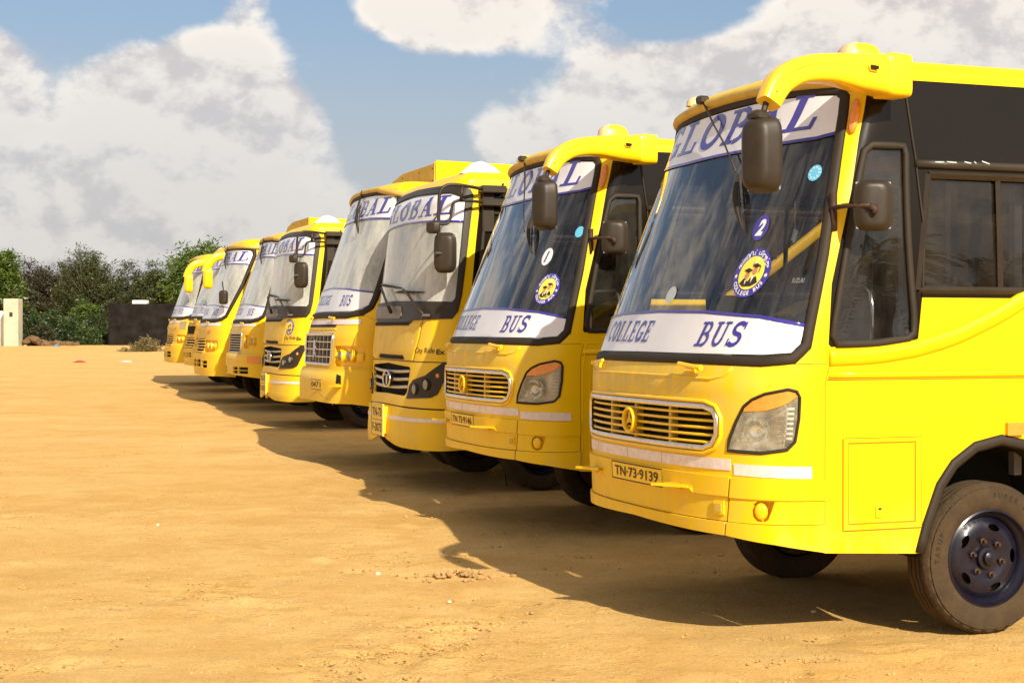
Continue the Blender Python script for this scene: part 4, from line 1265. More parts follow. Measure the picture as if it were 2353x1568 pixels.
# ------------------------------------------------------------------ type two: factory city bus with louvred grille and tubular mirror frame
def bus_city(name_args, pose, variant):
    x, y, z, th = pose
    bus = empty('parked_bus', (x, y, z), math.radians(th)); tag(bus, *name_args)
    sk = Skin(PROF_C, xc=.5, n=2.9, sh=.12); sc = sk.sc; L = 8.4; ws, rs = 2.3, 6.4
    common(bus, sk, L, ws, rs, lip=[(0, 3.10), (1.2, 3.06), (1.53, 3.03), (1.7, 3.03)], lift=z - float(ground_h(x, y)))
    cabin(bus, sk, L, 3, False)
    glass = sym([(0, 1.92), (1.27, 1.895), (1.30, 1.93), (1.32, 2.5), (1.33, 2.88), (1.30, 2.93), (1.1, 2.98), (0, 3.02)])
    black = sym([(0, 1.70), (.6, 1.68), (.66, 1.715), (1.28, 1.73), (1.34, 1.80), (1.37, 1.95), (1.41, 2.60), (1.44, 2.95), (1.38, 3.01), (1.19, 3.05), (0, 3.085)])
    pillar = [(1.47, 1.60), (1.48, 1.95), (1.50, 2.5), (1.53, 2.98)]
    sur = sym([(0, 1.30), (sc, 1.30), (sc, 1.59)] + pillar + [(1.53, 3.03), (1.2, 3.06), (0, 3.10)])
    grl = sym([(0, .965), (.58, .955), (.63, .99), (.70, 1.225), (.68, 1.25), (0, 1.28)])
    panel(sk, 'upper_front', sur, 'yellow_paint', bus, holes=[grow(black, -.01)], step=.09, thick=.02)
    panel(sk, 'windscreen_surround', black, 'black_plastic', bus, holes=[grow(glass, .002)], step=.09, off=.012, thick=.03)
    g = windscreen(bus, sk, glass, .014, .008, mat='dusty_glare_windscreen_glass')
    panel(sk, 'grey_cowl', [(-.92, 1.745), (.30, 1.735), (.34, 1.76), (.34, 1.84), (.28, 1.865), (-.92, 1.87)], 'grey_plastic', bus, step=.08, off=.02, thick=.02)
    low = [(-1.32, 2.69), (-.5, 2.72), (0, 2.73), (.5, 2.72), (1.325, 2.69)]
    top = [(-1.325, 2.88), (-1.1, 2.965), (0, 3.0), (1.1, 2.965), (1.295, 2.92), (1.325, 2.88)]
    banner_top(g, sk, top, low, s0=-1.0, s1=1.24 if variant == 1 else 1.16, z0=2.765, z1=2.96)
    panel(sk, 'front_panel', sym([(0, .85), (sc, .83), (sc, 1.295), (0, 1.32)]), 'yellow_paint', bus, holes=[grl], step=.08, thick=.02)
    panel(sk, 'bonnet_flap', [(-.75, 1.335), (-.40, 1.33), (-.34, 1.375), (.52, 1.37), (.59, 1.33), (.75, 1.318), (.83, 1.52), (.86, 1.695), (.63, 1.685), (.60, 1.66), (-.86, 1.66)], 'old_yellow_paint', bus, step=.08, off=.012, thick=.02)
    panel(sk, 'intake_slot', [(-.36, 1.325), (.54, 1.32), (.5, 1.362), (-.33, 1.368)], 'dark_void', bus, step=.1, off=.006)
    panel(sk, 'top_slot', [(-.86, 1.668), (.6, 1.668), (.6, 1.70), (-.86, 1.705)], 'dark_void', bus, step=.1, off=.014)
    for sg in (1, -1):
        dome(sk, bus, 'bonnet_catch', sg * .74, 1.50, .022, .03, .012, 'banner_white', 4)
        sk_tube(sk, 'bonnet_seam', flip(sg, [(.77, 1.31), (.85, 1.52), (.88, 1.72)]), .004, .002, 'ink_black', bus, off=.001, n=4)
    sk_tube(sk, 'panel_seam', [(-sc, 1.298), (0, 1.312), (sc, 1.298)], .005, .002, 'ink_black', bus, off=.001, n=4)
    sk_tube(sk, 'bumper_seam', [(-sc, .835), (0, .855), (sc, .835)], .005, .002, 'ink_black', bus, off=.001, n=4)
    dk = skin_recess(sk, bus, grl, 'grille', .08, 'black_plastic', 'dark_void')
    for zz in (1.195, 1.115, 1.035):
        e = .66 * (.93 + (zz - 1.03) * .3)
        sk_tube(sk, 'grille_bar', [(-e, zz + .012), (-e * .5, zz), (0, zz - .004), (e * .5, zz), (e, zz + .012)], .018, .02, 'dull_chrome', dk, off=-.025, step=.07)
    em = MB(); sk_tube(sk, '', ell(.02, 1.115, .135, .082, 26), .010, .012, None, None, off=.02, closed=True, n=6, step=.04, mb=em)
    e_ = em.build('emblem', 'chrome', dk, True)
    panel(sk, 'emblem_plate', ell(.02, 1.115, .13, .078, 24), 'black_plastic', e_, step=.06, off=.010)
    tt = MB()
    for sg in (1, -1): sk_tube(sk, '', [(.02 + sg * .10, 1.145), (.02 + sg * .06, 1.165), (.02 + sg * .018, 1.15), (.02 + sg * .012, 1.05)], .007, .006, None, None, off=.02, n=5, step=.03, mb=tt)
    tt.build('emblem_mark', 'chrome', e_, True)
    lamp = [(.66, .93), (.70, 1.06), (.78, 1.12), (1.0, 1.17), (1.22, 1.30), (1.28, 1.29), (1.29, 1.23), (1.16, .985), (1.08, .95)]
    for sg in (1, -1):
        H = panel(sk, 'headlight', flip(sg, lamp), 'black_plastic', bus, step=.07, off=.012, thick=.03)
        for (cs, cz, r) in ((.83, 1.03, .052), (1.02, 1.08, .052)):
            round_lamp(sk, H, sg * cs, cz, r, 'lamp_bowl', out=.018, ring='black_plastic')
        dome(sk, H, 'indicator', sg * 1.16, 1.17, .022, .025, .02, 'amber_lens')
        sk_box(sk, 'reflective_tape', sg * .0 if False else sg * .10, sg * 1.40, .705, .742, .022, .026, 'reflective_tape', bus)
    panel(sk, 'bumper', sym([(0, .52 if variant == 1 else .45), (.1, .515), (.45, .455), (.62, .44), (1.2, .43), (sc, .44), (sc, .825), (0, .845)]), 'yellow_paint', bus, step=.08, off=.02, thick=.03)
    pl = MB().box((-.055, .01, .69), (.02, .44, .335), bev=.004).build('number_plate', 'plate_yellow', bus)
    MB().box((-.02, .01, .69), (.06, .36, .28)).build('plate_backing', 'old_yellow_paint', pl)
    bd = MB()
    for q0, q1 in (((.225, .528), (-.205, .528)), ((-.205, .528), (-.205, .852)), ((-.205, .852), (.225, .852)), ((.225, .852), (.225, .528)), ((.225, .69), (-.205, .69))):
        bd.tube([(-.066, q0[0], q0[1]), (-.066, q1[0], q1[1])], .0022, 4)
    bd.build('plate_border', 'ink_black', pl)
    lt = MB()
    for st_, za, zc in (('TN-73', .725, .815), ('F-3073', .565, .655)):
        V_, F_ = text2d(st_, .02); lo_, hi_ = V_.min(0), V_.max(0); U_ = (V_ - lo_) / (hi_ - lo_)
        lt.add([(-.0665, .185 - u * .35, za + v * (zc - za)) for u, v in U_], F_)
    lt.build('lettering', 'ink_black', pl)
    tx = MB(); put_text(sk, tx, 'City Ride', .80, 1.115, 1.375, 1.445, .003); put_text(sk, tx, 'Ex', 1.135, 1.235, 1.378, 1.43, .003, bold=.03)
    tx.build('lettering', 'ink_black', bus)
    if variant == 2: badge(sk, bus, .93, 1.58, .12, o0=.003)
    # wipers
    wiper(bus, sk, [(.96, 1.76), (.80, 1.85), (.62, 1.96), (.44, 2.02)], ((.0, 2.01), (.86, 1.995)), .014, off=.06)
    wiper(bus, sk, [(.10, 1.80), (-.2, 1.95), (-.42, 2.06)], ((-.75, 2.12), (.22, 2.05)), .014, off=.06)
    mb = MB(); mb.lathe([(.0, -.05), (.03, -.05), (.03, .03), (0, .03)], 10, tuple(sk.pt(.97, 1.755, .03)), 'X'); mb.build('wiper_pivot', 'black_plastic', bus)
    # tubular mirror frame
    yb = -1.30; fr = MB()
    fr.tube(catmull([(.68, yb + .08, 3.01), (.44, yb, 3.03), (.30, yb, 3.03), (.23, yb, 2.98), (.205, yb, 2.88), (.20, yb, 2.6), (.20, yb, 2.36)], 4), .017, 8)
    fr.tube(catmull([(.68, yb + .08, 2.88), (.40, yb, 2.88), (.34, yb, 2.83), (.325, yb, 2.72), (.29, yb, 2.655), (.20, yb, 2.65)], 4), .014, 8)
    fr.tube([(.44, yb, 3.02), (.43, yb, 2.88)], .018, 6); fr.tube([(.20, yb, 2.75), (.14, yb, 2.66)], .008, 6)
    f_ = fr.build('mirror_frame', 'black_plastic', bus, True)
    MB().tube([(.16, yb - .02, 2.36), (.24, yb - .02, 2.36)], .022, 8).build('mirror_clamp', 'black_plastic', f_)
    for zz in (3.01, 2.88):
        MB().box((.80, yb + .12, zz), (.26, .12, .075), bev=.01).build('frame_bracket', 'black_plastic', f_)
        for dx_ in (-.06, .06): dome(sk, f_, 'bracket_bolt', sc + .40 + dx_, zz + .06, .012, .012, .03, 'black_plastic')
    MB().box((.76, yb + .16, 2.80), (.13, .06, .42), bev=.01).build('bracket_plate', 'black_plastic', f_)
    mirror_head(bus, (.27, yb - .0, 2.37), (.22, .06, .39), 1.05)
    mirror_head(bus, (.16, yb + .02, 2.615), (.16, .06, .12), .5, 'small_mirror')
    fin = MB(); V = []; F = []
    for t, hh, ww in ((0, .0, .02), (.12, .035, .10), (.3, .085, .13), (.5, .10, .12), (.75, .07, .09), (1, .0, .03)):
        for k in range(7):
            a = math.pi * k / 6; V.append((.56 + t * .46, -.86 + ww * math.cos(a), 3.19 + 1.35 * hh * math.sin(a)))
    for i in range(5):
        for k in range(6): F.append((i * 7 + k, i * 7 + k + 1, (i + 1) * 7 + k + 1, (i + 1) * 7 + k)[::-1])
    fin.add(V, F).build('roof_fin', 'white_fin', bus, True)
    spans = [(2.0 + k * 1.25, 2.0 + k * 1.25 + 1.17) for k in range(5)]
    quarter = [(1.56, 1.66), (1.92, 1.66), (1.92, 2.78), (1.60, 2.78)]
    sill = [(1.47, 1.60), (1.96, 1.60), (sc + L, 1.60)]
    sides(bus, sk, L, sill, pillar, ws, rs, quarter, spans, z_win=(1.75, 2.50), zb=.45)
    return bus


# ------------------------------------------------------------------ type three: older coach-built buses, one set of parameters each
def bus_old(name_args, pose, o):
    x, y, z, th = pose
    bus = empty('parked_bus', (x, y, z), math.radians(th)); tag(bus, *name_args)
    sk = Skin(PROF_O, sh=o.get('sh', .42)); sc = sk.sc; L = 8.4; ws, rs = 2.45, 6.4
    common(bus, sk, L, ws, rs, lip=[(0, o.get('zt', 3.03) + .09), (o['pillar'][2] * .6, o.get('zt', 3.03) + .06), (o['pillar'][2], 3.03), (2, 3.03)], lift=z - float(ground_h(x, y)))
    cabin(bus, sk, L, 2, False)
    zb_, zt_ = o['zb'], o.get('zt', 3.03); R = o['right']  # right edge of glass: (s at bottom, mid, top)
    glass = sym([(0, zb_), (R[0] * .72, zb_ - .01), (R[0] - .10, zb_ + .02), (R[0] - .02, zb_ + .07), (R[0], zb_ + .16), (R[1], (zb_ + zt_) / 2), (R[2], zt_ - .10), (R[2] - .03, zt_ - .03), (R[2] - .12, zt_), (R[2] * .5, zt_ + .03), (0, zt_ + .04)])
    pil = o['pillar']
    pillar = [(1.47, 1.56), (pil[0], zb_ + .08), (pil[1], 2.3), (pil[2], 3.0)]
    grh = o['grille']; g0, g1, gw = grh[1], grh[2], grh[0]
    gr = sym([(0, g0), (gw - .03, g0), (gw, g0 + .03), (gw + .02, g1 - .02), (gw, g1), (0, g1)])
    lb = o['lampbox']; lbx = rrect(lb[0], lb[1], lb[2], lb[3], .03, 3)
    ztop = zb_ - .05
    bt = o['bumper_top']
    panel(sk, 'front_panel', sym([(0, bt - .03), (sc, bt - .03), (sc, 1.55), (1.2, ztop), (0, ztop)]), 'old_yellow_paint', bus, holes=[gr, lbx, flip(-1, lbx)], step=.08, thick=.02)
    sur = sym([(0, ztop + .003), (1.2, ztop + .003), (sc, 1.552)] + pillar + [(pil[2], 3.03), (pil[2] * .6, zt_ + .06), (0, zt_ + .09)])
    panel(sk, 'windscreen_surround', sur, 'yellow_paint', bus, holes=[grow(glass, .004)], step=.09, thick=.02)
    g = windscreen(bus, sk, glass, .04, .022, mat='dusty_glare_windscreen_glass')
    lip = MB(); sk_tube(sk, '', [(-pil[2], 3.02), (-.6, zt_ + .085), (0, zt_ + .10), (.6, zt_ + .085), (pil[2], 3.02)], .04, .035, None, None, off=.01, n=10, step=.08, mb=lip)
    lip.build('roof_lip', 'faded_yellow', bus, True)
    a = R[2] - .02
    banner_top(g, sk, [(-a, zt_ - .10), (-a + .1, zt_ - .01), (-a * .5, zt_ + .02), (0, zt_ + .03), (a * .5, zt_ + .02), (a - .1, zt_ - .01), (a, zt_ - .10)],
               [(-a - .01, zt_ - .28), (-a * .5, zt_ - .25), (0, zt_ - .245), (a * .5, zt_ - .25), (a + .01, zt_ - .28)], s0=-a + .12, s1=a - .02, z0=zt_ - .21, z1=zt_ - .02)
    b0 = R[0] - .02
    banner_bottom(g, sk, [(-b0, zb_ + .16), (-b0 + .02, zb_ + .07), (-b0 * .8, zb_ + .01), (0, zb_ + .01), (b0 * .8, zb_ + .01), (b0 - .02, zb_ + .07), (b0, zb_ + .16)],
                  [(-b0, zb_ + .22), (-b0 * .5, zb_ + .27), (0, zb_ + .29), (b0 * .5, zb_ + .27), (b0, zb_ + .22)], s_c=(-.60, .12), s_b=(.55, .86), z0=zb_ + .09, z1=zb_ + .205)
    # grille
    dk = skin_recess(sk, bus, gr, 'grille', .06, 'black_plastic', 'dark_void')
    if o['kind'] == 'grid':
        sk_tube(sk, 'grille_frame', gr, .020, .016, 'chrome', dk, off=.005, closed=True, step=.06, n=6)
        for k in range(1, 4):
            zz = g0 + (g1 - g0) * k / 4; sk_tube(sk, 'grille_bar', [(-gw, zz), (gw, zz)], .009, .02, 'chrome', dk, off=-.012, n=6)
        for k in range(-3, 4):
            sk_box(sk, 'grille_upright', k * gw / 4 - .008, k * gw / 4 + .008, g0 + .01, g1 - .01, -.05, -.002, 'dull_chrome', dk)
        pt_ = [(-.05, g1 - .07), (.05, g1 - .07), (.03, g0 + .16), (0, g0 + .05), (-.03, g0 + .16)]
        panel(sk, 'emblem', pt_, 'chrome', dk, step=.1, off=.02, thick=.02)
        panel(sk, 'air_slot', [(-.66, 1.518), (.67, 1.515), (.67, 1.548), (-.66, 1.552)], 'dark_void', bus, step=.1, off=.006)
        sk_tube(sk, 'slot_rim', [(-.68, 1.49), (.70, 1.49)], .012, .008, 'yellow_paint', bus, off=.0, n=6)
    else:
        n_ = o['bars']; mt = 'dull_chrome' if o['kind'] == 'chrome' else 'yellow_plastic'
        for k in range(n_):
            zz = g0 + (g1 - g0) * (k + .5) / n_; sk_tube(sk, 'grille_bar', [(-gw, zz), (gw, zz)], (g1 - g0) / n_ * .24, .015, mt, dk, off=-.008, n=6)
        if o['kind'] == 'chrome': sk_tube(sk, 'grille_frame', gr, .018, .014, 'dull_chrome', dk, off=.005, closed=True, step=.06, n=6)
    if o.get('tape'): sk_box(sk, 'reflective_tape', -o['tape'][0], o['tape'][0], o['tape'][1], o['tape'][2], .001, .006, 'reflective_tape', bus)
    for sg in (1, -1):
        H = skin_recess(sk, bus, flip(sg, lbx), 'headlight', .05, 'yellow_plastic', 'yellow_plastic')
        for cs, cz, r in o['lamps']: round_lamp(sk, H, sg * cs, cz, r, 'lamp_bowl', out=.0)
        if o.get('dummy'): dome(sk, H, 'blanking_cap', sg * o['dummy'][0], o['dummy'][1], .05, .05, .02, 'yellow_plastic', 4)
        hb = MB(); sk_tube(sk, '', [(sg * .42, ztop - .018), (sg * .62, ztop - .03)], .012, .012, None, None, off=.035, n=6, mb=hb); sk_box(sk, '', sg * .5, sg * .54, ztop - .045, ztop - .02, 0, .03, None, None, mb=hb); hb.build('bonnet_hinge', 'yellow_plastic', bus)
        if o.get('orange_top'): dome(sk, bus, 'pillar_lamp', sg * (pil[2] - .08), 2.93, .03, .11, .03, 'amber_lens', 2.2, -.15 * sg)
        if o.get('signal'): 
            q = o['signal']; sk_box(sk, 'indicator', sg * q[0], sg * q[1], q[2], q[3], .02, .04, 'amber_lens', bus)
        if o.get('wedge'): panel(sk, 'air_scoop', flip(sg, [(.55, 1.34), (.78, 1.36), (.80, 1.42)]), 'amber_lens', bus, step=.1, off=.012, thick=.01)
    # bumper
    hol = o.get('slots', [])
    bl = o.get('bot', (.60, .55, .50))
    bum = sym([(0, bl[0]), (.8, bl[0] - .02), (1.15, bl[1]), (sc, bl[2]), (sc, bt - .01), (0, bt)])
    sl = [flip(sg, rrect(*h, .012, 2)) for h in hol for sg in (1, -1)]
    bmp = panel(sk, 'bumper', bum, 'old_yellow_paint', bus, holes=sl, step=.08, off=o.get('boff', .03), thick=.035)
    for h in sl:
        panel(sk, 'bumper_slot', h, 'dark_void', bmp, step=.1, off=-.01)
        A = np.array(h); z0, z1 = A[:, 1].min(), A[:, 1].max(); s0, s1 = A[:, 0].min(), A[:, 0].max()
        nn = max(1, int((z1 - z0) / .05))
        for k in range(1, nn): sk_tube(sk, 'slot_bar', [(s0, z0 + (z1 - z0) * k / nn), (s1, z0 + (z1 - z0) * k / nn)], .008, .01, 'yellow_plastic', bmp, off=o.get('boff', .03) - .01, n=5)
    if o.get('hook'):
        q = o['hook']; panel(sk, 'tow_hole', [(q[0] - .05, q[1] - .04), (q[0] + .04, q[1] - .05), (q[0] + .04, q[1] + .04), (q[0] - .05, q[1] + .05)], 'dark_void', bus, step=.1, off=.033)
        sk_box(sk, 'tow_plate', q[0] - .07, q[0] + .06, q[1] - .075, q[1] - .06, .03, .12, 'yellow_plastic', bus)
        sk_tube(sk, 'bumper_dent', [(.1, bl[0] + .02), (.45, bl[0] + .12), (.75, bl[0] + .02)], .012, .006, 'faded_yellow', bus, off=.028, n=6)
    if o.get('plate'): plate(sk, bus, *o['plate'][:4], .034, [o['plate'][4]])
    # flanks
    spans = [(2.05 + k * 1.25, 2.05 + k * 1.25 + 1.17) for k in range(5)]
    quarter = [(1.56, 1.68), (1.96, 1.68), (1.90, 2.6), (1.52, 2.6)]
    sill = [(1.47, 1.56), (2.0, 1.58), (2.0, 1.80), (sc + L, 1.80)]
    sides(bus, sk, L, sill, pillar, ws, rs, quarter, spans, z_win=(1.86, 2.5), zb=.52)
    if o.get('raised'):
        rz = o['raised']; mb = MB()
        sec = [(-1.02, 3.17), (-1.04, 3.45), (-1.0, rz), (.35, rz), (.8, rz - .06), (1.03, rz - .20), (1.05, 3.17)]
        V = [(1.25, a_, b_) for a_, b_ in sec] + [(L + .3, a_, b_ - (.16 if b_ > 3.2 else 0)) for a_, b_ in sec]; n_ = len(sec)
        F = [tuple(range(n_))] + [(i, n_ + i, n_ + (i + 1) % n_, (i + 1) % n_) for i in range(n_)] + [tuple(range(n_, 2 * n_))[::-1]]
        mb.add(V, F).build('raised_roof', 'yellow_paint', bus)
        fr = [(1.247, a_ * .985, b_ - (.012 if b_ > 3.2 else -.01)) for a_, b_ in sec]; V = fr + [(1.235, p[1], p[2]) for p in fr]
        fp = raw('raised_roof_front', V, [tuple(n_ + k for k in range(n_))[::-1]] + [(i, n_ + i, n_ + (i + 1) % n_, (i + 1) % n_) for i in range(n_)], 'faded_yellow', bus)
        for yy, zz in ((-.95, rz - .06), (-.95, rz - .2), (-.4, rz - .06), (.3, rz - .06), (.9, rz - .22)):
            MB().lathe([(.012, 0), (.008, -.006), (0, -.007)], 8, (1.235, yy, zz), 'X').build('rivet', 'rusty_metal', fp)
    if o.get('arm') is not None:
        dx_, yo = o['arm']
        path = catmull([(.86 + dx_, -1.22 + yo, 2.95), (.62 + dx_, -1.25 + yo, 2.97), (.42 + dx_, -1.26 + yo, 2.92), (.29 + dx_, -1.26 + yo, 2.78), (.22 + dx_, -1.26 + yo, 2.60)], 4)
        ar = swept(path, [(.19, .17)] * len(path), 14, 3).build('mirror_arm', 'yellow_plastic', bus, True, 50)
        mirror_head(ar, (.30 + dx_, -1.26 + yo, 2.46), (.22, .14, .46), .6, 'mirror', 'yellow_plastic')
    if o.get('dark_mirror'):
        m_ = mirror_head(bus, (.30, -1.27, 2.03), (.18, .06, .27), 1.1, 'mirror')
        MB().tube([(.30, -1.27, 2.15), (.28, -1.24, 2.34)], .012, 6).build('mirror_stem', 'black_plastic', m_)
    if o.get('flap'):
        panel(sk, 'engine_opening', [(-.45, 1.22), (.50, 1.22), (.62, 1.40), (-.45, 1.40)], 'dark_void', bus, step=.1, off=.004)
        R_ = Matrix.Rotation(math.radians(12), 3, 'Y')
        MB().box((-.13, -.25, 1.415), (.02, 1.15, .20), rot=R_, bev=.006).build('open_flap', 'yellow_plastic', bus)
        MB().box((-.06, -.25, 1.50), (.14, 1.1, .015), bev=.004).build('flap_hinge', 'yellow_plastic', bus)
    if o.get('wiper'):
        wiper(bus, sk, [(-.10, zt_ + .10), (.02, 2.9), (.15, 2.75)], ((.0, 2.98), (.38, 2.62)), .010)
    for yy in ((-.8, .8) if o.get('domes') else ()):
        roof_marker(bus, (.95, yy, 3.15))
    return bus


# ------------------------------------------------------------------ ground
FOOT = ((-.22, 9.25), (-.45, 9.0), (-.30, 8.6), (-.62, 8.5), (-.42, 8.2), (-.80, 8.15), (-.60, 7.9), (-.95, 7.85), (-2.4, 8.3), (-2.9, 8.6), (1.5, 7.9), (2.2, 8.4), (-1.5, 9.6), (-3.6, 7.9), (-2.0, 10.2))


def build_ground():
    def axis(lo, hi, near0, near1, fine, coarse):
        a = list(np.arange(near0, near1, fine)); x = near1; st = fine
        while x < hi: a.append(x); st = min(st * 1.25, coarse); x += st
        a.append(hi); x = near0; st = fine; b = []
        while x > lo: st = min(st * 1.25, coarse); x -= st; b.append(x)
        return np.array(sorted(b) + a)
    X = axis(-700, 700, -5.5, 3.6, .042, 60); Y = axis(-60, 1600, 6.8, 15, .042, 60)
    A, B = np.meshgrid(X, Y); Z = ground_h(A, B)
    # low banks at the far edge of the yard
    Z += np.where((B > 79) & (B < 95), .10 * np.sin((B - 79) / 16 * math.pi) * (1 + .6 * np.sin(A * .8) + .5 * np.sin(A * 2.1)), 0)
    # kicked-up soil, ruts and footprints close to the camera
    n = RNG
    near = (A > -7) & (A < 5) & (B > 5) & (B < 24)
    dz = np.zeros_like(Z)
    for k in range(240):
        cx, cy = n.uniform(-7, 4), 5.5 + 18 * n.random() ** 1.5; r = n.uniform(.12, .35); h = n.normal() * .006; a = n.uniform(0, 3.14); e = n.uniform(.35, 1)
        u = (A - cx) * math.cos(a) + (B - cy) * math.sin(a); v = (-(A - cx) * math.sin(a) + (B - cy) * math.cos(a)) / e
        dz += h * np.exp(-(u * u + v * v) / r ** 2)
    for k in range(2600):
        cx, cy = n.uniform(-5.5, 3.5), 6.8 + 11 * n.random() ** 1.4; r = n.uniform(.035, .10); i0, i1 = np.searchsorted(Y, [cy - .5, cy + .5]); j0, j1 = np.searchsorted(X, [cx - .5, cx + .5])
        a_, b_ = A[i0:i1, j0:j1] - cx, B[i0:i1, j0:j1] - cy; dz[i0:i1, j0:j1] += n.normal() * .0065 * np.exp(-(a_ ** 2 + (b_ * n.uniform(.7, 1.6)) ** 2) / r ** 2)
    for k, (x0_, sl, w_) in enumerate(((-2.6, .22, .11), (-.9, .22, .11), (-4.2, -.05, .1), (-.1, -.12, .1), (-1.7, .5, .1))):
        u = A - x0_ - sl * (B - 6) - .15 * np.sin(B * .6 + k); dz += -.007 * np.exp(-(u / w_) ** 2) * (1 + .35 * np.sin(B * 26 + 8 * np.abs(u)))
    for (cx, cy) in FOOT:
        for q in range(9):
            px, py = cx + n.normal() * .13, cy + n.normal() * .16; dz += n.choice([-1.2, 1]) * .014 * np.exp(-(((A - px) / n.uniform(.06, .13)) ** 2 + ((B - py) / n.uniform(.035, .07)) ** 2))
    Z += np.where(near, dz, 0)
    h, w = A.shape; V = np.stack([A, B, Z], -1).reshape(-1, 3)
    I = np.arange(h * w).reshape(h, w); F = np.stack([I[:-1, :-1], I[:-1, 1:], I[1:, 1:], I[1:, :-1]], -1).reshape(-1, 4)
    me = bpy.data.meshes.new('ground'); me.vertices.add(len(V)); me.vertices.foreach_set('co', V.ravel())
    me.loops.add(F.size); me.loops.foreach_set('vertex_index', F.ravel().astype(np.int32)); me.polygons.add(len(F))
    me.polygons.foreach_set('loop_start', np.arange(0, F.size, 4, dtype=np.int32)); me.polygons.foreach_set('loop_total', np.full(len(F), 4, np.int32)); me.update(); me.polygons.foreach_set('use_smooth', [True] * len(F))
    m, N, o = new_mat('sand')
    tc = N.n('ShaderNodeTexCoord').outputs['Object']
    b = N.n('ShaderNodeBsdfPrincipled'); b.inputs['Roughness'].default_value = .95; b.inputs['Specular IOR Level'].default_value = .12
    st = N.n('ShaderNodeMapping', i_Vector=tc, i_Scale=(.5, 1.3, 1), i_Rotation=(0, 0, .35)).outputs[0]
    big = N.noise(st, .55, 8, .62, .3); mid = N.noise(st, 3.2, 8, .66, .4); fine = N.noise(tc, 45, 6, .7); grit = N.noise(tc, 170, 3, .6)
    md2 = N.noise(tc, 1.7, 8, .68, .5)
    c = N.mix(N.ramp(N.math('ADD', N.math('MULTIPLY', big, .4), N.math('MULTIPLY', md2, .6)), .36, .64), (.65, .380, .112, 1), (.77, .49, .180, 1))
    c = N.mix(N.math('MULTIPLY', N.ramp(mid, .50, .70), .22), c, (.52, .275, .080, 1))
    c = N.mix(N.math('MULTIPLY', N.ramp(fine, .50, .66), .55), c, (.44, .235, .060, 1))  # fine dark grain in the colour, also standing in for tiny clods' shadows
    c = N.mix(N.math('MULTIPLY', N.ramp(grit, .64, .74), .5), c, (.78, .60, .36, 1))
    flk = N.math('MULTIPLY', N.ramp(N.noise(st, 14.0, 7, .75, .9), .56, .66), N.ramp(N.noise(tc, .9, 4, .6), .40, .60))
    c = N.mix(N.math('MULTIPLY', flk, .50), c, (.36, .19, .06, 1))
    sp2 = N.ramp(N.noise(tc, 28, 2, .5), .72, .78)
    c = N.mix(N.math('MULTIPLY', sp2, .5), c, (.85, .68, .42, 1))
    N.put(b, 'Base Color', c)
    hgt = N.math('ADD', N.math('MULTIPLY', mid, .30), N.math('ADD', N.math('MULTIPLY', fine, .34), N.math('MULTIPLY', grit, .16)))
    clod = N.ramp(N.noise(tc, 13, 6, .62, .6), .50, .75)
    patch = N.ramp(N.noise(tc, .8, 4, .6), .42, .62)
    hgt = N.math('ADD', hgt, N.math('MULTIPLY', N.math('MULTIPLY', clod, patch), .30))
    bn = N.n('ShaderNodeBump', i_Height=hgt, i_Strength=.8, i_Distance=.06)
    N.put(b, 'Normal', bn.outputs[0]); N.t.links.new(b.outputs[0], o.inputs[0])
    g = link('ground', me, m); tag(g, 'bare sandy yellow ground of the parking yard', kind='structure')
    return g


build_ground()
principled('stone_mat', (.42, .27, .13), .9, vary=.35, vscale=3, bump=.5, bscale=30)
principled('pale_stone', (.62, .50, .34), .9, vary=.25, vscale=3)
principled('red_cloth', (.42, .03, .03), .9, vary=.3)
principled('white_litter', (.72, .68, .62), .6, vary=.2)
principled('post_paint', (.50, .46, .34), .85, vary=.12, vscale=2, dust=.35)
principled('wall_paint', (.70, .68, .62), .85, vary=.1)
principled('gate_sheet', (.009, .007, .006), .55, spec=.12, vary=.6, vscale=1.5, dust=.16, dustcol=(.05, .037, .03, 1))
principled('bark', (.10, .065, .04), .9, vary=.3)
principled('blue_litter', (.14, .18, .24), .6)


def at_px(px, py):
    """point on the ground seen at a pixel of the 2352-wide picture"""
    t = (px - 1176) / 3650.0; y = 20.0
    for _ in range(30): y = (EYE - float(ground_h(t * y, y))) * 3650.0 / max(py - 760, 1)
    return t * y, y


def rock(r, seed, flat=.6, sub=2):
    import bmesh
    bm = bmesh.new(); bmesh.ops.create_icosphere(bm, subdivisions=sub, radius=r); q = np.random.default_rng(seed)
    ax = q.uniform(.7, 1.3, 3); off = q.uniform(0, 9, 3)
    for v in bm.verts:
        k = 1 + .18 * math.sin(v.co.x / r * 2.3 + off[0]) + .15 * math.sin(v.co.y / r * 3.1 + off[1]) + .12 * math.sin(v.co.z / r * 4 + off[2])
        v.co = Vector((v.co.x * ax[0] * k, v.co.y * ax[1] * k, v.co.z * flat * k))
    me = bpy.data.meshes.new('stone'); bm.to_mesh(me); bm.free(); return me


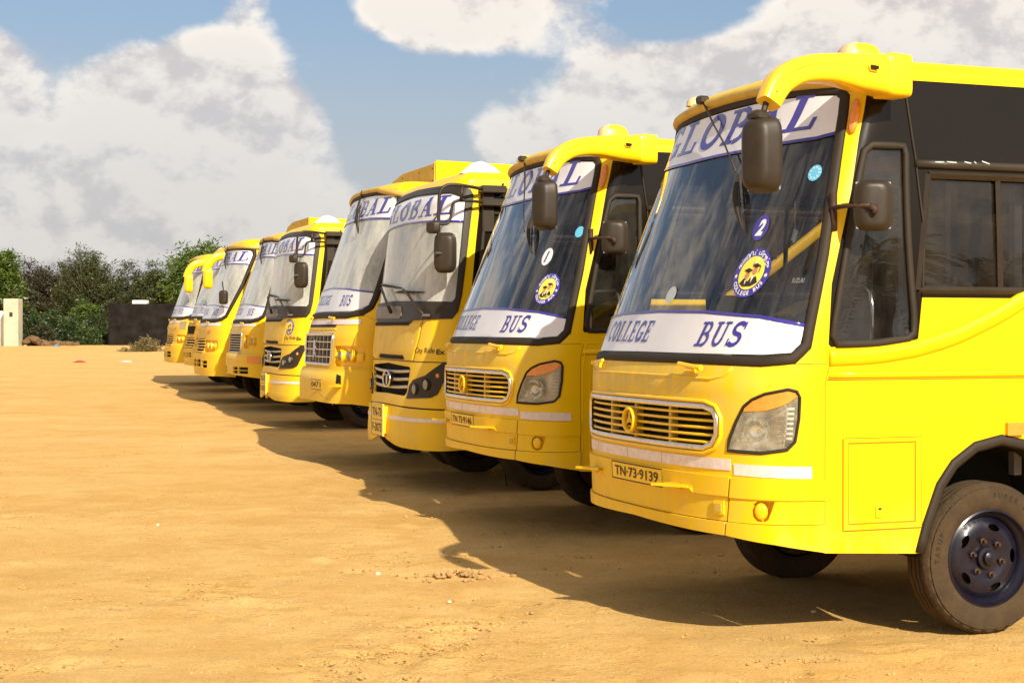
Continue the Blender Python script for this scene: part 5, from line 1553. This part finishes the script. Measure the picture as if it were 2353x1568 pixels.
for i, (px, py, r, lab, mt) in enumerate([
        (931, 1188, .022, 'small rounded stone beside the shadow of a mirror arm', 'stone_mat'),
        (362, 1206, .016, 'tiny stone lying alone on open sand at the left', 'pale_stone'),
        (1221, 1409, .018, 'small dark stone on sand left of the widest bus shadow', 'stone_mat'),
        (617, 1437, .018, 'flat dark pebble in the middle of the empty sand foreground', 'stone_mat'),
        (1031, 1383, .014, 'pale chip of stone below the churned patch of sand', 'pale_stone'),
        (868, 1319, .018, 'pale pebble left of the churned patch of sand', 'pale_stone'),
        (1870, 1406, .016, 'dull grey pebble just in front of the nearest bus shadow', 'pale_stone'),
        (422, 1027, .03, 'brown lump of earth on open sand far left of the buses', 'stone_mat'),
        (57, 792, .16, 'grey stone at the foot of the white gate post', 'stone_mat'),
        (312, 791, .20, 'reddish stone by the edge of the black gate', 'stone_mat')]):
    x, y = at_px(px, py) if py > 800 else ((px - 1176) / 3650 * 83, 83)
    o = link('stone', rock(r, i), mt); o.location = (x, y, float(ground_h(x, y)) + r * .25); tag(o, lab, 'stone')

# clods of soil turned up in the foreground
cx, cy = at_px(1045, 1325)
V = MB(); q = np.random.default_rng(3)
for k in range(70):
    r = .008 + .022 * q.random() ** 2; me = rock(r, k, .6, 1); a = q.normal() * .16; b_ = q.normal() * .09; x, y = cx + a, cy + b_; z = float(ground_h(x, y)) + r * .3 + max(0, .03 - .12 * math.hypot(a, b_))
    V.add([(v.co.x + x, v.co.y + y, v.co.z + z) for v in me.vertices], [tuple(p.vertices) for p in me.polygons]); bpy.data.meshes.remove(me)
principled('soil_clod', (.46, .27, .10), .95, vary=.3, vscale=6)
o = V.build('soil_clods', 'soil_clod'); tag(o, 'patch of turned-up soil clods on the sand', kind='stuff')
principled('soil_crumb', (.46, .285, .095), .95, vary=.4, vscale=6)
# grit and pebbles
mg = [rock(1, 50 + k, .6, 1) for k in range(3)]; V = MB()
for k in range(1500):
    y = 5.6 + 30 * q.random() ** 2.2; x = q.uniform(-.36, .36) * y; r = .0025 + .008 * q.random() ** 4; z = float(ground_h(x, y)) + r * .2; m_ = mg[k % 3]
    V.add([(v.co.x * r + x, v.co.y * r + y, v.co.z * r + z) for v in m_.vertices], [tuple(p.vertices) for p in m_.polygons])
for k in range(420):          # crumbs of dry soil lying in small drifts
    if k < 150: f_ = FOOT[k % len(FOOT)]; gx_, gy_ = f_[0] + q.normal() * .25, f_[1] + q.normal() * .25
    else: gy_ = 6.9 + 14 * q.random() ** 1.5; gx_ = q.uniform(-.36, .30) * gy_
    an = q.uniform(-.5, .5)
    for j in range(int(6 + 22 * q.random() ** 2)):
        u_, v_ = q.normal() * .13, q.normal() * .035; x = gx_ + u_ * math.cos(an) - v_ * math.sin(an); y = gy_ + u_ * math.sin(an) + v_ * math.cos(an); r = .0025 + .008 * q.random() ** 2.5
        z = float(ground_h(x, y)) + r * .3; m_ = mg[j % 3]
        V.add([(v.co.x * r + x, v.co.y * r + y, v.co.z * r + z) for v in m_.vertices], [tuple(p.vertices) for p in m_.polygons])
o = V.build('gravel', 'soil_crumb'); tag(o, 'grit and tiny pebbles scattered over the sandy ground', kind='stuff')


def crumple(name, px, py, w, d, h, mat, label, cat, seed):
    x, y = at_px(px, py) if py > 800 else ((px - 1176) / 3650 * 82, 82)
    q = np.random.default_rng(seed); n = 14; V = []; F = []
    for i in range(n):
        for j in range(n):
            u, v = i / (n - 1) - .5, j / (n - 1) - .5; e = max(0, 1 - (2 * abs(u)) ** 2) * max(0, 1 - (2 * abs(v)) ** 2)
            V.append((u * w * (1 + .2 * math.sin(j)), v * d * (1 + .2 * math.cos(i * 1.3)), h * e * (.6 + .5 * q.random()) + .005))
    for i in range(n - 1):
        for j in range(n - 1): F.append((i * n + j, (i + 1) * n + j, (i + 1) * n + j + 1, i * n + j + 1))
    o = raw(name, V, F, mat, None, smooth=True); o.location = (x, y, float(ground_h(x, y))); tag(o, label, cat)


crumple('cloth', 183, 832, .42, .6, .07, 'red_cloth', 'crumpled red rag lying on the far sand', 'rag', 1)
crumple('plastic_bag', 290, 831, .42, .4, .05, 'white_litter', 'flattened white plastic bag on the sand near the last bus', 'plastic bag', 2)
crumple('plastic_bag', 130, 783, .5, .5, .25, 'blue_litter', 'pale blue plastic bag in the rubble below the thorn bushes', 'plastic bag', 3)


# ------------------------------------------------------------------ boundary: posts, gate, bank
def WX(px, y): return (px - 1176) / 3650.0 * y
def WZ(py, y): return EYE + (760 - py) / 3650.0 * y


gy = 84.0
gz = float(ground_h(-20, gy))
MBp = MB(); x0, x1 = WX(13, gy), WX(47, gy)
MBp.box(((x0 + x1) / 2, gy, gz + 1.15), (x1 - x0, .8, 2.85), bev=.03)
o = MBp.build('gate_post', 'post_paint'); tag(o, 'thick cream gate post with a small dark fixing near its top', 'gate post')
MB().box((WX(31, gy), gy - .41, WZ(722, gy)), (.16, .05, .22)).build('hinge_plate', 'rusty_metal', o)
rb = MB()
for k in range(4): rb.tube([((x0 + x1) / 2 + (-.25 + .17 * k), gy + (.1 if k % 2 else -.1), gz + 2.5), ((x0 + x1) / 2 + (-.25 + .18 * k), gy, gz + 3.25 - .15 * (k % 2))], .012, 4)
rb.build('bare_reinforcement', 'rusty_metal', o)
w_ = MB().box((WX(-60, gy + 1), gy + 1.2, gz + .85), (3.4, .25, 2.2), bev=.02).build('boundary_wall', 'wall_paint'); tag(w_, 'low whitewashed wall running off left of the cream gate post', 'wall')
# black sheet gate leaf
gx0, gx1 = WX(250, gy), WX(420, gy); ztop = WZ(698, gy)
g_ = empty('sheet_gate', ((gx0 + gx1) / 2, gy, gz)); tag(g_, 'wide black sheet-metal gate behind the furthest bus', 'gate')
nx = 60; nz = 26; V = []; F = []; hh = ztop - gz + .02
for i in range(nx + 1):
    for j in range(nz + 1):
        u = (i / nx - .5) * (gx1 - gx0); v = j / nz * hh
        dy = .02 * math.sin(u * 2.1 + 1.5 * math.sin(v * 3.7)) * math.sin(v * 5.3 + 1.7 * math.sin(u * 1.3)) + .01 * math.sin(u * 5 + v * 3)
        V.append((u, dy, v))
for i in range(nx):
    for j in range(nz): F.append((i * (nz + 1) + j, (i + 1) * (nz + 1) + j, (i + 1) * (nz + 1) + j + 1, i * (nz + 1) + j + 1))
raw('gate_sheet', V, F, 'gate_sheet', g_, smooth=True)
fr = MB(); W2 = (gx1 - gx0) / 2
for u in (-W2, 0, W2): fr.box((u, .06, hh / 2), (.06, .06, hh))
for v in (.05, hh * .5, hh - .02): fr.box((0, .07, v), (2 * W2, .05, .05))
fr.build('gate_frame', 'gate_sheet', g_)
cp = MB().box((WX(321, gy), gy + .2, ztop + .10), (.78, .5, .2), bev=.02).build('cap_block', 'wall_paint'); tag(cp, 'white block showing above the top edge of the black gate', 'block')
MB().box((WX(321, gy), gy + .45, gz + (ztop - gz) / 2), (.6, .3, ztop - gz)).build('pier', 'wall_paint', cp)
bl_ = MB()
for k in range(3): bl_.tube([(WX(318 + 6 * k, gy), gy + .2, ztop + .2), (WX(316 + 7 * k, gy), gy + .2, ztop + .55)], .012, 4)
bl_.build('bare_reinforcement', 'rusty_metal', cp)
# rubble bank
V = MB(); q = np.random.default_rng(8)
for k in range(260):
    px = 55 + 125 * q.random(); r = .05 + .22 * q.random() ** 2; y = 83 + 4 * q.random(); x = WX(px, y); me = rock(r, k, .7, 1); z = float(ground_h(x, y)) + .10 + .25 * math.exp(-((px - 75) / 16) ** 2) + .12 * q.random()
    V.add([(v.co.x + x, v.co.y + y, v.co.z + z) for v in me.vertices], [tuple(p.vertices) for p in me.polygons]); bpy.data.meshes.remove(me)
principled('earth', (.15, .085, .035), .95, vary=.3, vscale=2)
o = V.build('rubble', 'earth'); tag(o, 'bank of earth and rubble below the thorn bushes', kind='stuff')


# ------------------------------------------------------------------ vegetation
def leaf_mat(name, c0, c1, tr=.35):
    m, N, o = new_mat(name)
    geo = N.n('ShaderNodeNewGeometry'); tc = N.n('ShaderNodeTexCoord').outputs['Object']
    r = geo.outputs['Random Per Island']
    n = N.noise(tc, .9, 3, .6)
    f = N.math('ADD', N.math('MULTIPLY', r, .5), N.math('MULTIPLY', N.ramp(n, .35, .65), .5))
    c = N.mix(f, (*c0, 1), (*c1, 1))
    d = N.n('ShaderNodeBsdfDiffuse', i_Color=c); t = N.n('ShaderNodeBsdfTranslucent', i_Color=c); g = N.n('ShaderNodeBsdfGlossy', i_Color=(1, 1, 1, 1), i_Roughness=.5)
    mx = N.n('ShaderNodeMixShader', i_0=tr, i_1=d.outputs[0], i_2=t.outputs[0]); m2 = N.n('ShaderNodeMixShader', i_0=.04, i_1=mx.outputs[0], i_2=g.outputs[0])
    N.t.links.new(m2.outputs[0], o.inputs[0]); return m


leaf_mat('leaf_acacia', (.035, .050, .008), (.085, .095, .020))
leaf_mat('leaf_dark', (.030, .038, .010), (.075, .065, .022))
leaf_mat('leaf_red', (.035, .026, .010), (.065, .045, .018))
leaf_mat('leaf_bright', (.048, .090, .008), (.12, .175, .015))
leaf_mat('leaf_thorn', (.032, .060, .010), (.075, .115, .020))
leaf_mat('leaf_dry', (.16, .13, .045), (.30, .24, .09))


def leaves(P, size, seed, up=.3, aspect=.45):
    """one small leaf quad (folded) per point"""
    q = np.random.default_rng(seed); n = len(P)
    d = q.normal(size=(n, 3)); d[:, 2] = d[:, 2] * .6 + up; d /= np.linalg.norm(d, axis=1)[:, None]
    e = np.cross(d, q.normal(size=(n, 3))); e /= np.linalg.norm(e, axis=1)[:, None]
    s = (size * q.uniform(.6, 1.4, n))[:, None]
    V = np.stack([P - e * s * aspect * .5, P + d * s * .5 - e * s * aspect * .2, P + d * s, P + d * s * .5 + e * s * aspect * .5], 1).reshape(-1, 3)
    return V


def mesh_quads(name, V, mat, parent):
    n = len(V) // 4; me = bpy.data.meshes.new(name); me.vertices.add(len(V)); me.vertices.foreach_set('co', V.ravel())
    me.loops.add(n * 4); me.loops.foreach_set('vertex_index', np.arange(n * 4, dtype=np.int32)); me.polygons.add(n)
    me.polygons.foreach_set('loop_start', np.arange(0, n * 4, 4, dtype=np.int32)); me.polygons.foreach_set('loop_total', np.full(n, 4, np.int32)); me.update()
    return link(name, me, mat, parent)


def tree(label, x, y, h, rad, mat, seed, name='tree', cat='tree', clumps=70, per=130, leaf=.17, base=.25, feather=False, trunk=.16, squash=1.0, lean=0.0, open_=0.0):
    """trunk, forked limbs and a crown of leaf clumps sitting at the limb tips"""
    q = np.random.default_rng(seed); z0 = float(ground_h(x, y)) - .1
    root = empty(name, (x, y, z0)); tag(root, label, cat)
    tb = MB(); tips = []; ch = h * base
    tb.tube([(0, 0, 0), (.1 * lean, 0, ch * .5), (lean * .3, .05, ch)], [trunk, trunk * .8, trunk * .7], 8)
    cen = np.array([lean * .3, 0, ch])
    for k in range(clumps):
        a = q.uniform(0, 2 * math.pi); el = math.asin(q.uniform(-.15, 1)); r = (.45 + .55 * q.random() ** .5)
        rr = rad * (1 + .16 * math.sin(3 * a + seed) + .12 * q.normal()); hh = (h - ch) * squash
        p = cen + np.array([rr * r * math.cos(el) * math.cos(a), rr * r * math.cos(el) * math.sin(a) * .8, hh * (.25 + .75 * math.sin(max(el, -.1)) * r) * (1 + .08 * q.normal())])
        tips.append(p)
        if k < 26 or feather:
            m = cen + (p - cen) * .5 + q.normal(size=3) * .12; m[2] += .12 * h * .3
            tb.tube([tuple(cen + q.normal(size=3) * .04), tuple(m), tuple(p)], [trunk * .35, trunk * .18, .012], 5)
    P = []
    for p in tips:
        r = rad * q.uniform(.12, .25)
        if feather:
            out = p - cen; out /= np.linalg.norm(out) + 1e-9; out[2] += .25
            t = q.random(per)[:, None]
            c = p + out * (t - .75) * r * 3.4 + q.normal(size=(per, 3)) * r * (.42 - .25 * t)
        else:
            c = p + q.normal(size=(per, 3)) * r * np.array([1, 1, .62])
        P.append(c)
    P = np.concatenate(P); P = P[P[:, 2] > .05]
    mesh_quads('crown', leaves(P, leaf, seed + 1), mat, root)
    tb.build('trunk', 'bark', root, True)
    return root


Yt = 96.0
def T(label, px, ptop, wpx, mat, seed, y=Yt, **k):
    x = WX(px, y); h = WZ(ptop, y) - float(ground_h(x, y)) + .1
    return tree(label, x, y, h, wpx / 3650.0 * y / 2, mat, seed, **k)


T('wide rounded thorn tree with feathery upswept twigs, in the middle of the far tree line', 208, 580, 165, 'leaf_acacia', 1, y=95, clumps=330, per=85, feather=True, leaf=.16, base=.30)
T('dark reddish-brown tree left of the rounded thorn tree', 85, 602, 110, 'leaf_red', 2, y=99, clumps=90, per=150)
T('bright green leafy tree at the left edge above the cream post', 4, 566, 80, 'leaf_bright', 3, y=88, clumps=90, per=150, leaf=.24, base=.3)
T('low dark tree filling the gap behind the reddish tree and the rounded thorn tree', 138, 622, 90, 'leaf_dark', 4, y=101, clumps=70, per=150)
T('bushy green tree standing behind the middle of the black gate', 300, 618, 80, 'leaf_dark', 5, y=97, clumps=80, per=140)
T('yellow-green bushy tree between the black gate and the spreading tree', 350, 622, 80, 'leaf_acacia', 6, y=94, clumps=90, per=150)
T('tall spreading green tree behind the furthest two buses', 468, 573, 170, 'leaf_bright', 7, y=92, clumps=150, per=160, leaf=.26, base=.35)
T('dark low tree behind the right half of the black gate', 385, 640, 90, 'leaf_dark', 8, y=99, clumps=70, per=150)
T('dense dark tree continuing the tree line behind the buses', 560, 610, 150, 'leaf_dark', 9, y=100, clumps=80, per=140)
T('dark tree partly out of the picture behind the low whitewashed wall', -50, 590, 130, 'leaf_dark', 12, y=101, clumps=80, per=140)
T('rounded tree hidden low behind the red-brown tree near the cream post', 50, 650, 80, 'leaf_dark', 13, y=97, clumps=60, per=150)
bl = [('low green thorn bush right of the cream post', 78, 722, 66, 'leaf_thorn', 87), ('sprawling thorn bush above the rubble bank', 122, 716, 76, 'leaf_thorn', 88), ('rounded thorn bush in the middle of the hedge gap', 165, 728, 70, 'leaf_thorn', 87.5),
      ('light green bush standing tall behind the thorn bushes', 190, 688, 62, 'leaf_bright', 91), ('feathery thorn bush spilling against the left edge of the black gate', 225, 720, 72, 'leaf_thorn', 86.5), ('small dark bush at the foot of the hedge gap', 98, 752, 50, 'leaf_dark', 86),
      ('small pale thorn bush low beside the black gate', 205, 752, 60, 'leaf_thorn', 85.6), ('dark bush behind the cream post', 58, 700, 60, 'leaf_dark', 91), ('dark bush rising behind the left end of the black gate', 262, 676, 80, 'leaf_dark', 92)]
for i, (lab, px, pt, wp, mt, yy) in enumerate(bl):
    T(lab, px, pt, wp, mt, 30 + i, y=yy, name='bush', cat='bush', clumps=60, per=150, base=.04, trunk=.05, feather=(i % 2 == 0), leaf=.15)
tree('dry yellowish weed clump in front of the black gate', WX(338, 74), 74, WZ(775, 74) - float(ground_h(0, 74)) + .1, .62, 'leaf_dry', 50, 'weed', 'weed', 60, 60, .10, .05, True, .02)
tree('thin patch of dry weeds left of the taller weed clump', WX(300, 74), 74, .35, .6, 'leaf_dry', 51, 'weed', 'weed', 30, 50, .09, .05, True, .01)
def palm(label, x, y, h, seed):
    q = np.random.default_rng(seed); z0 = float(ground_h(x, y)) - .05; root = empty('palm_tree', (x, y, z0)); tag(root, label, 'palm tree')
    tb = MB(); tb.tube([(0, 0, 0), (.05, 0, h * .5), (0, .05, h)], [.22, .17, .14], 10); tb.build('trunk', 'bark', root, True)
    P = []; D = []
    for k in range(34):
        a = q.uniform(0, 6.283); e = q.uniform(-.5, 1.25); L = q.uniform(1.7, 2.3)
        for t in np.linspace(.1, 1, 26):
            r = L * t * math.cos(e) * (1 - .1 * t); z = h + L * t * math.sin(e) - .75 * L * t * t * max(.2, math.cos(e)); c = np.array([r * math.cos(a), r * math.sin(a), z])
            for sd in (-1, 1):
                d = np.array([math.cos(a) * .5 - sd * math.sin(a), math.sin(a) * .5 + sd * math.cos(a), -.25]); P.append(c); D.append(d / np.linalg.norm(d) * .42 * (1.1 - .6 * t))
    P = np.array(P); D = np.array(D); w = np.cross(D, q.normal(size=D.shape)); w = w / np.linalg.norm(w, axis=1)[:, None] * .018
    mesh_quads('fronds', np.stack([P - w, P + D * .5 - w, P + D, P + D * .5 + w], 1).reshape(-1, 3), 'leaf_dark', root)


palm('short date palm standing behind the photographer, mirrored in the narrow quarter window', 17.5, -3.0, 4.0, 1)
palm('bushy date palm behind the photographer, mirrored in the sliding side window', 24.5, -5.0, 3.6, 2)
palm('far date palm behind the photographer at the edge of the yard', 33.0, -14.0, 5.0, 3)
# wood beyond, one mass closing the view
V = []; q = np.random.default_rng(77)
for k in range(700):
    y = q.uniform(108, 140); x = q.uniform(-62, 60); z = float(ground_h(x, y)); hh = q.uniform(1.2, 3.6) + .8 * math.sin(x * .35)
    V.append(np.array([x, y, z + (hh + 1.0) * q.uniform(.1, 1)]) + q.normal(size=(120, 3)) * np.array([1.4, 1.2, .9]))
V = np.concatenate(V); o = mesh_quads('far_wood', leaves(V, .34, 5), 'leaf_dark', None); tag(o, 'dense dark scrub wood beyond the yard reading as one mass', kind='stuff')


# ------------------------------------------------------------------ the buses
def E_(px, Z): return (px - 1176) / 3650 * Z


G = GROUPX
bus_slatted(('nearest yellow college bus, with a round purple number 2 sticker on the windscreen', 'bus', G), (.717, 9.2934, 0, 20.3), 2)
bus_slatted(('yellow college bus with a white number 1 disc, second from the camera', 'bus', G), (-.388, 13.372, .073, 19.8), 1)
bus_city(('yellow city bus with black tubular mirror frame, third from the camera', 'bus', G), (E_(880, 16.6), 16.6, .06, 20), 1)
bus_old(('yellow college bus with a chrome grid grille and raised roof, fourth from the camera', 'bus', G), (E_(713, 19.0), 19.0, .2, 20),
        dict(zb=1.69, zt=3.04, right=(1.22, 1.245, 1.18), pillar=(1.42, 1.36, 1.37), grille=(.66, 1.08, 1.43), kind='grid', lampbox=(.75, 1.27, 1.065, 1.30), lamps=[(.88, 1.185, .062), (1.045, 1.185, .062)], dummy=(1.21, 1.17),
             bumper_top=1.04, boff=.032, bot=(.66, .64, .60), tape=(1.15, 1.545, 1.60), hook=(.96, .91), plate=(.17, .58, .79, .90, '0471'), raised=3.42, orange_top=True, wiper=True, sh=.40))
bus_city(('yellow city bus with a round graduate sticker beside its grille, fifth from the camera', 'bus', G), (E_(613, 25.3), 25.3, .15, 20), 2)
bus_old(('yellow bus with chrome louvre grille and amber bumper lamps, sixth from the camera', 'bus', G), (E_(531, 29.6), 29.6, .28, 20),
        dict(zb=1.60, zt=3.01, right=(1.17, 1.14, 1.07), pillar=(1.42, 1.34, 1.28), grille=(.56, .985, 1.36), kind='chrome', bars=8, lampbox=(.73, 1.13, 1.07, 1.32), lamps=[(.84, 1.19, .06), (1.02, 1.19, .06)],
             bumper_top=.96, bot=(.60, .55, .50), tape=(1.05, 1.475, 1.52), signal=(.98, 1.25, .805, .935), slots=[(.32, .62, .615, .735), (.66, 1.0, .615, .735)], raised=3.47, wiper=True, domes=False))
bus_old(('yellow bus with strongly raked windscreen and small amber scoops, seventh from the camera', 'bus', G), (E_(455, 32.3), 32.3, .30, 20),
        dict(zb=1.61, zt=2.97, right=(1.16, 1.31, 1.40), pillar=(1.42, 1.46, 1.62), grille=(.44, .93, 1.22), kind='yellow', bars=5, lampbox=(.50, 1.06, .95, 1.19), lamps=[(.64, 1.07, .06), (.80, 1.07, .06)], dummy=(.98, 1.08),
             bumper_top=.90, bot=(.50, .48, .46), tape=(1.08, 1.47, 1.53), slots=[(.04, .42, .66, .80), (.53, .80, .64, .78)], wedge=True, wiper=True, dark_mirror=True))
bus_old(('yellow college bus with its bonnet flap propped open, eighth from the camera', 'bus', G), (E_(430, 36.6), 36.6, .38, 20),
        dict(zb=1.62, zt=2.96, right=(1.16, 1.18, 1.18), pillar=(1.42, 1.38, 1.36), grille=(.58, .90, 1.14), kind='yellow', bars=4, lampbox=(.72, 1.10, .95, 1.15), lamps=[(.83, 1.05, .055), (.98, 1.05, .055)],
             bumper_top=.86, bot=(.52, .50, .48), slots=[(.06, .28, .70, .80), (.34, .56, .70, .80)], arm=(.0, 0), flap=True, domes=True, plate=(-.1, .25, .58, .68, '')))
bus_old(('yellow college bus furthest from the camera, with a hooked yellow mirror arm against the trees', 'bus', G), (E_(384, 40.2), 40.2, .38, 20),
        dict(zb=1.64, zt=3.0, right=(1.28, 1.24, 1.18), pillar=(1.43, 1.40, 1.38), grille=(.55, .93, 1.21), kind='yellow', bars=5, lampbox=(.80, 1.18, .98, 1.20), lamps=[(.90, 1.09, .055), (1.04, 1.09, .055)],
             bumper_top=.86, bot=(.52, .50, .48), tape=(1.0, 1.49, 1.54), slots=[(.1, .60, .64, .78)], arm=(.08, 0), wedge=True))

# loose cable hanging below the second bus
cb = MB(); x, y = at_px(1172, 1115)
cb.tube(catmull([(x - .02, y - .25, .62), (x - .03, y - .2, .4), (x - .05, y - .1, .2), (x - .03, y - .05, .06), (x + .03, y - .1, .045)], 5), .007, 5)
o = cb.build('cable', 'black_rubber', None, True); tag(o, 'thin dark cable dangling to the ground under the number 1 bus', 'cable')


# lettering is real geometry too fine to pick apart stroke by stroke
for o in bpy.data.objects:
    if 'lettering' in o.name: o['kind'] = 'stuff'
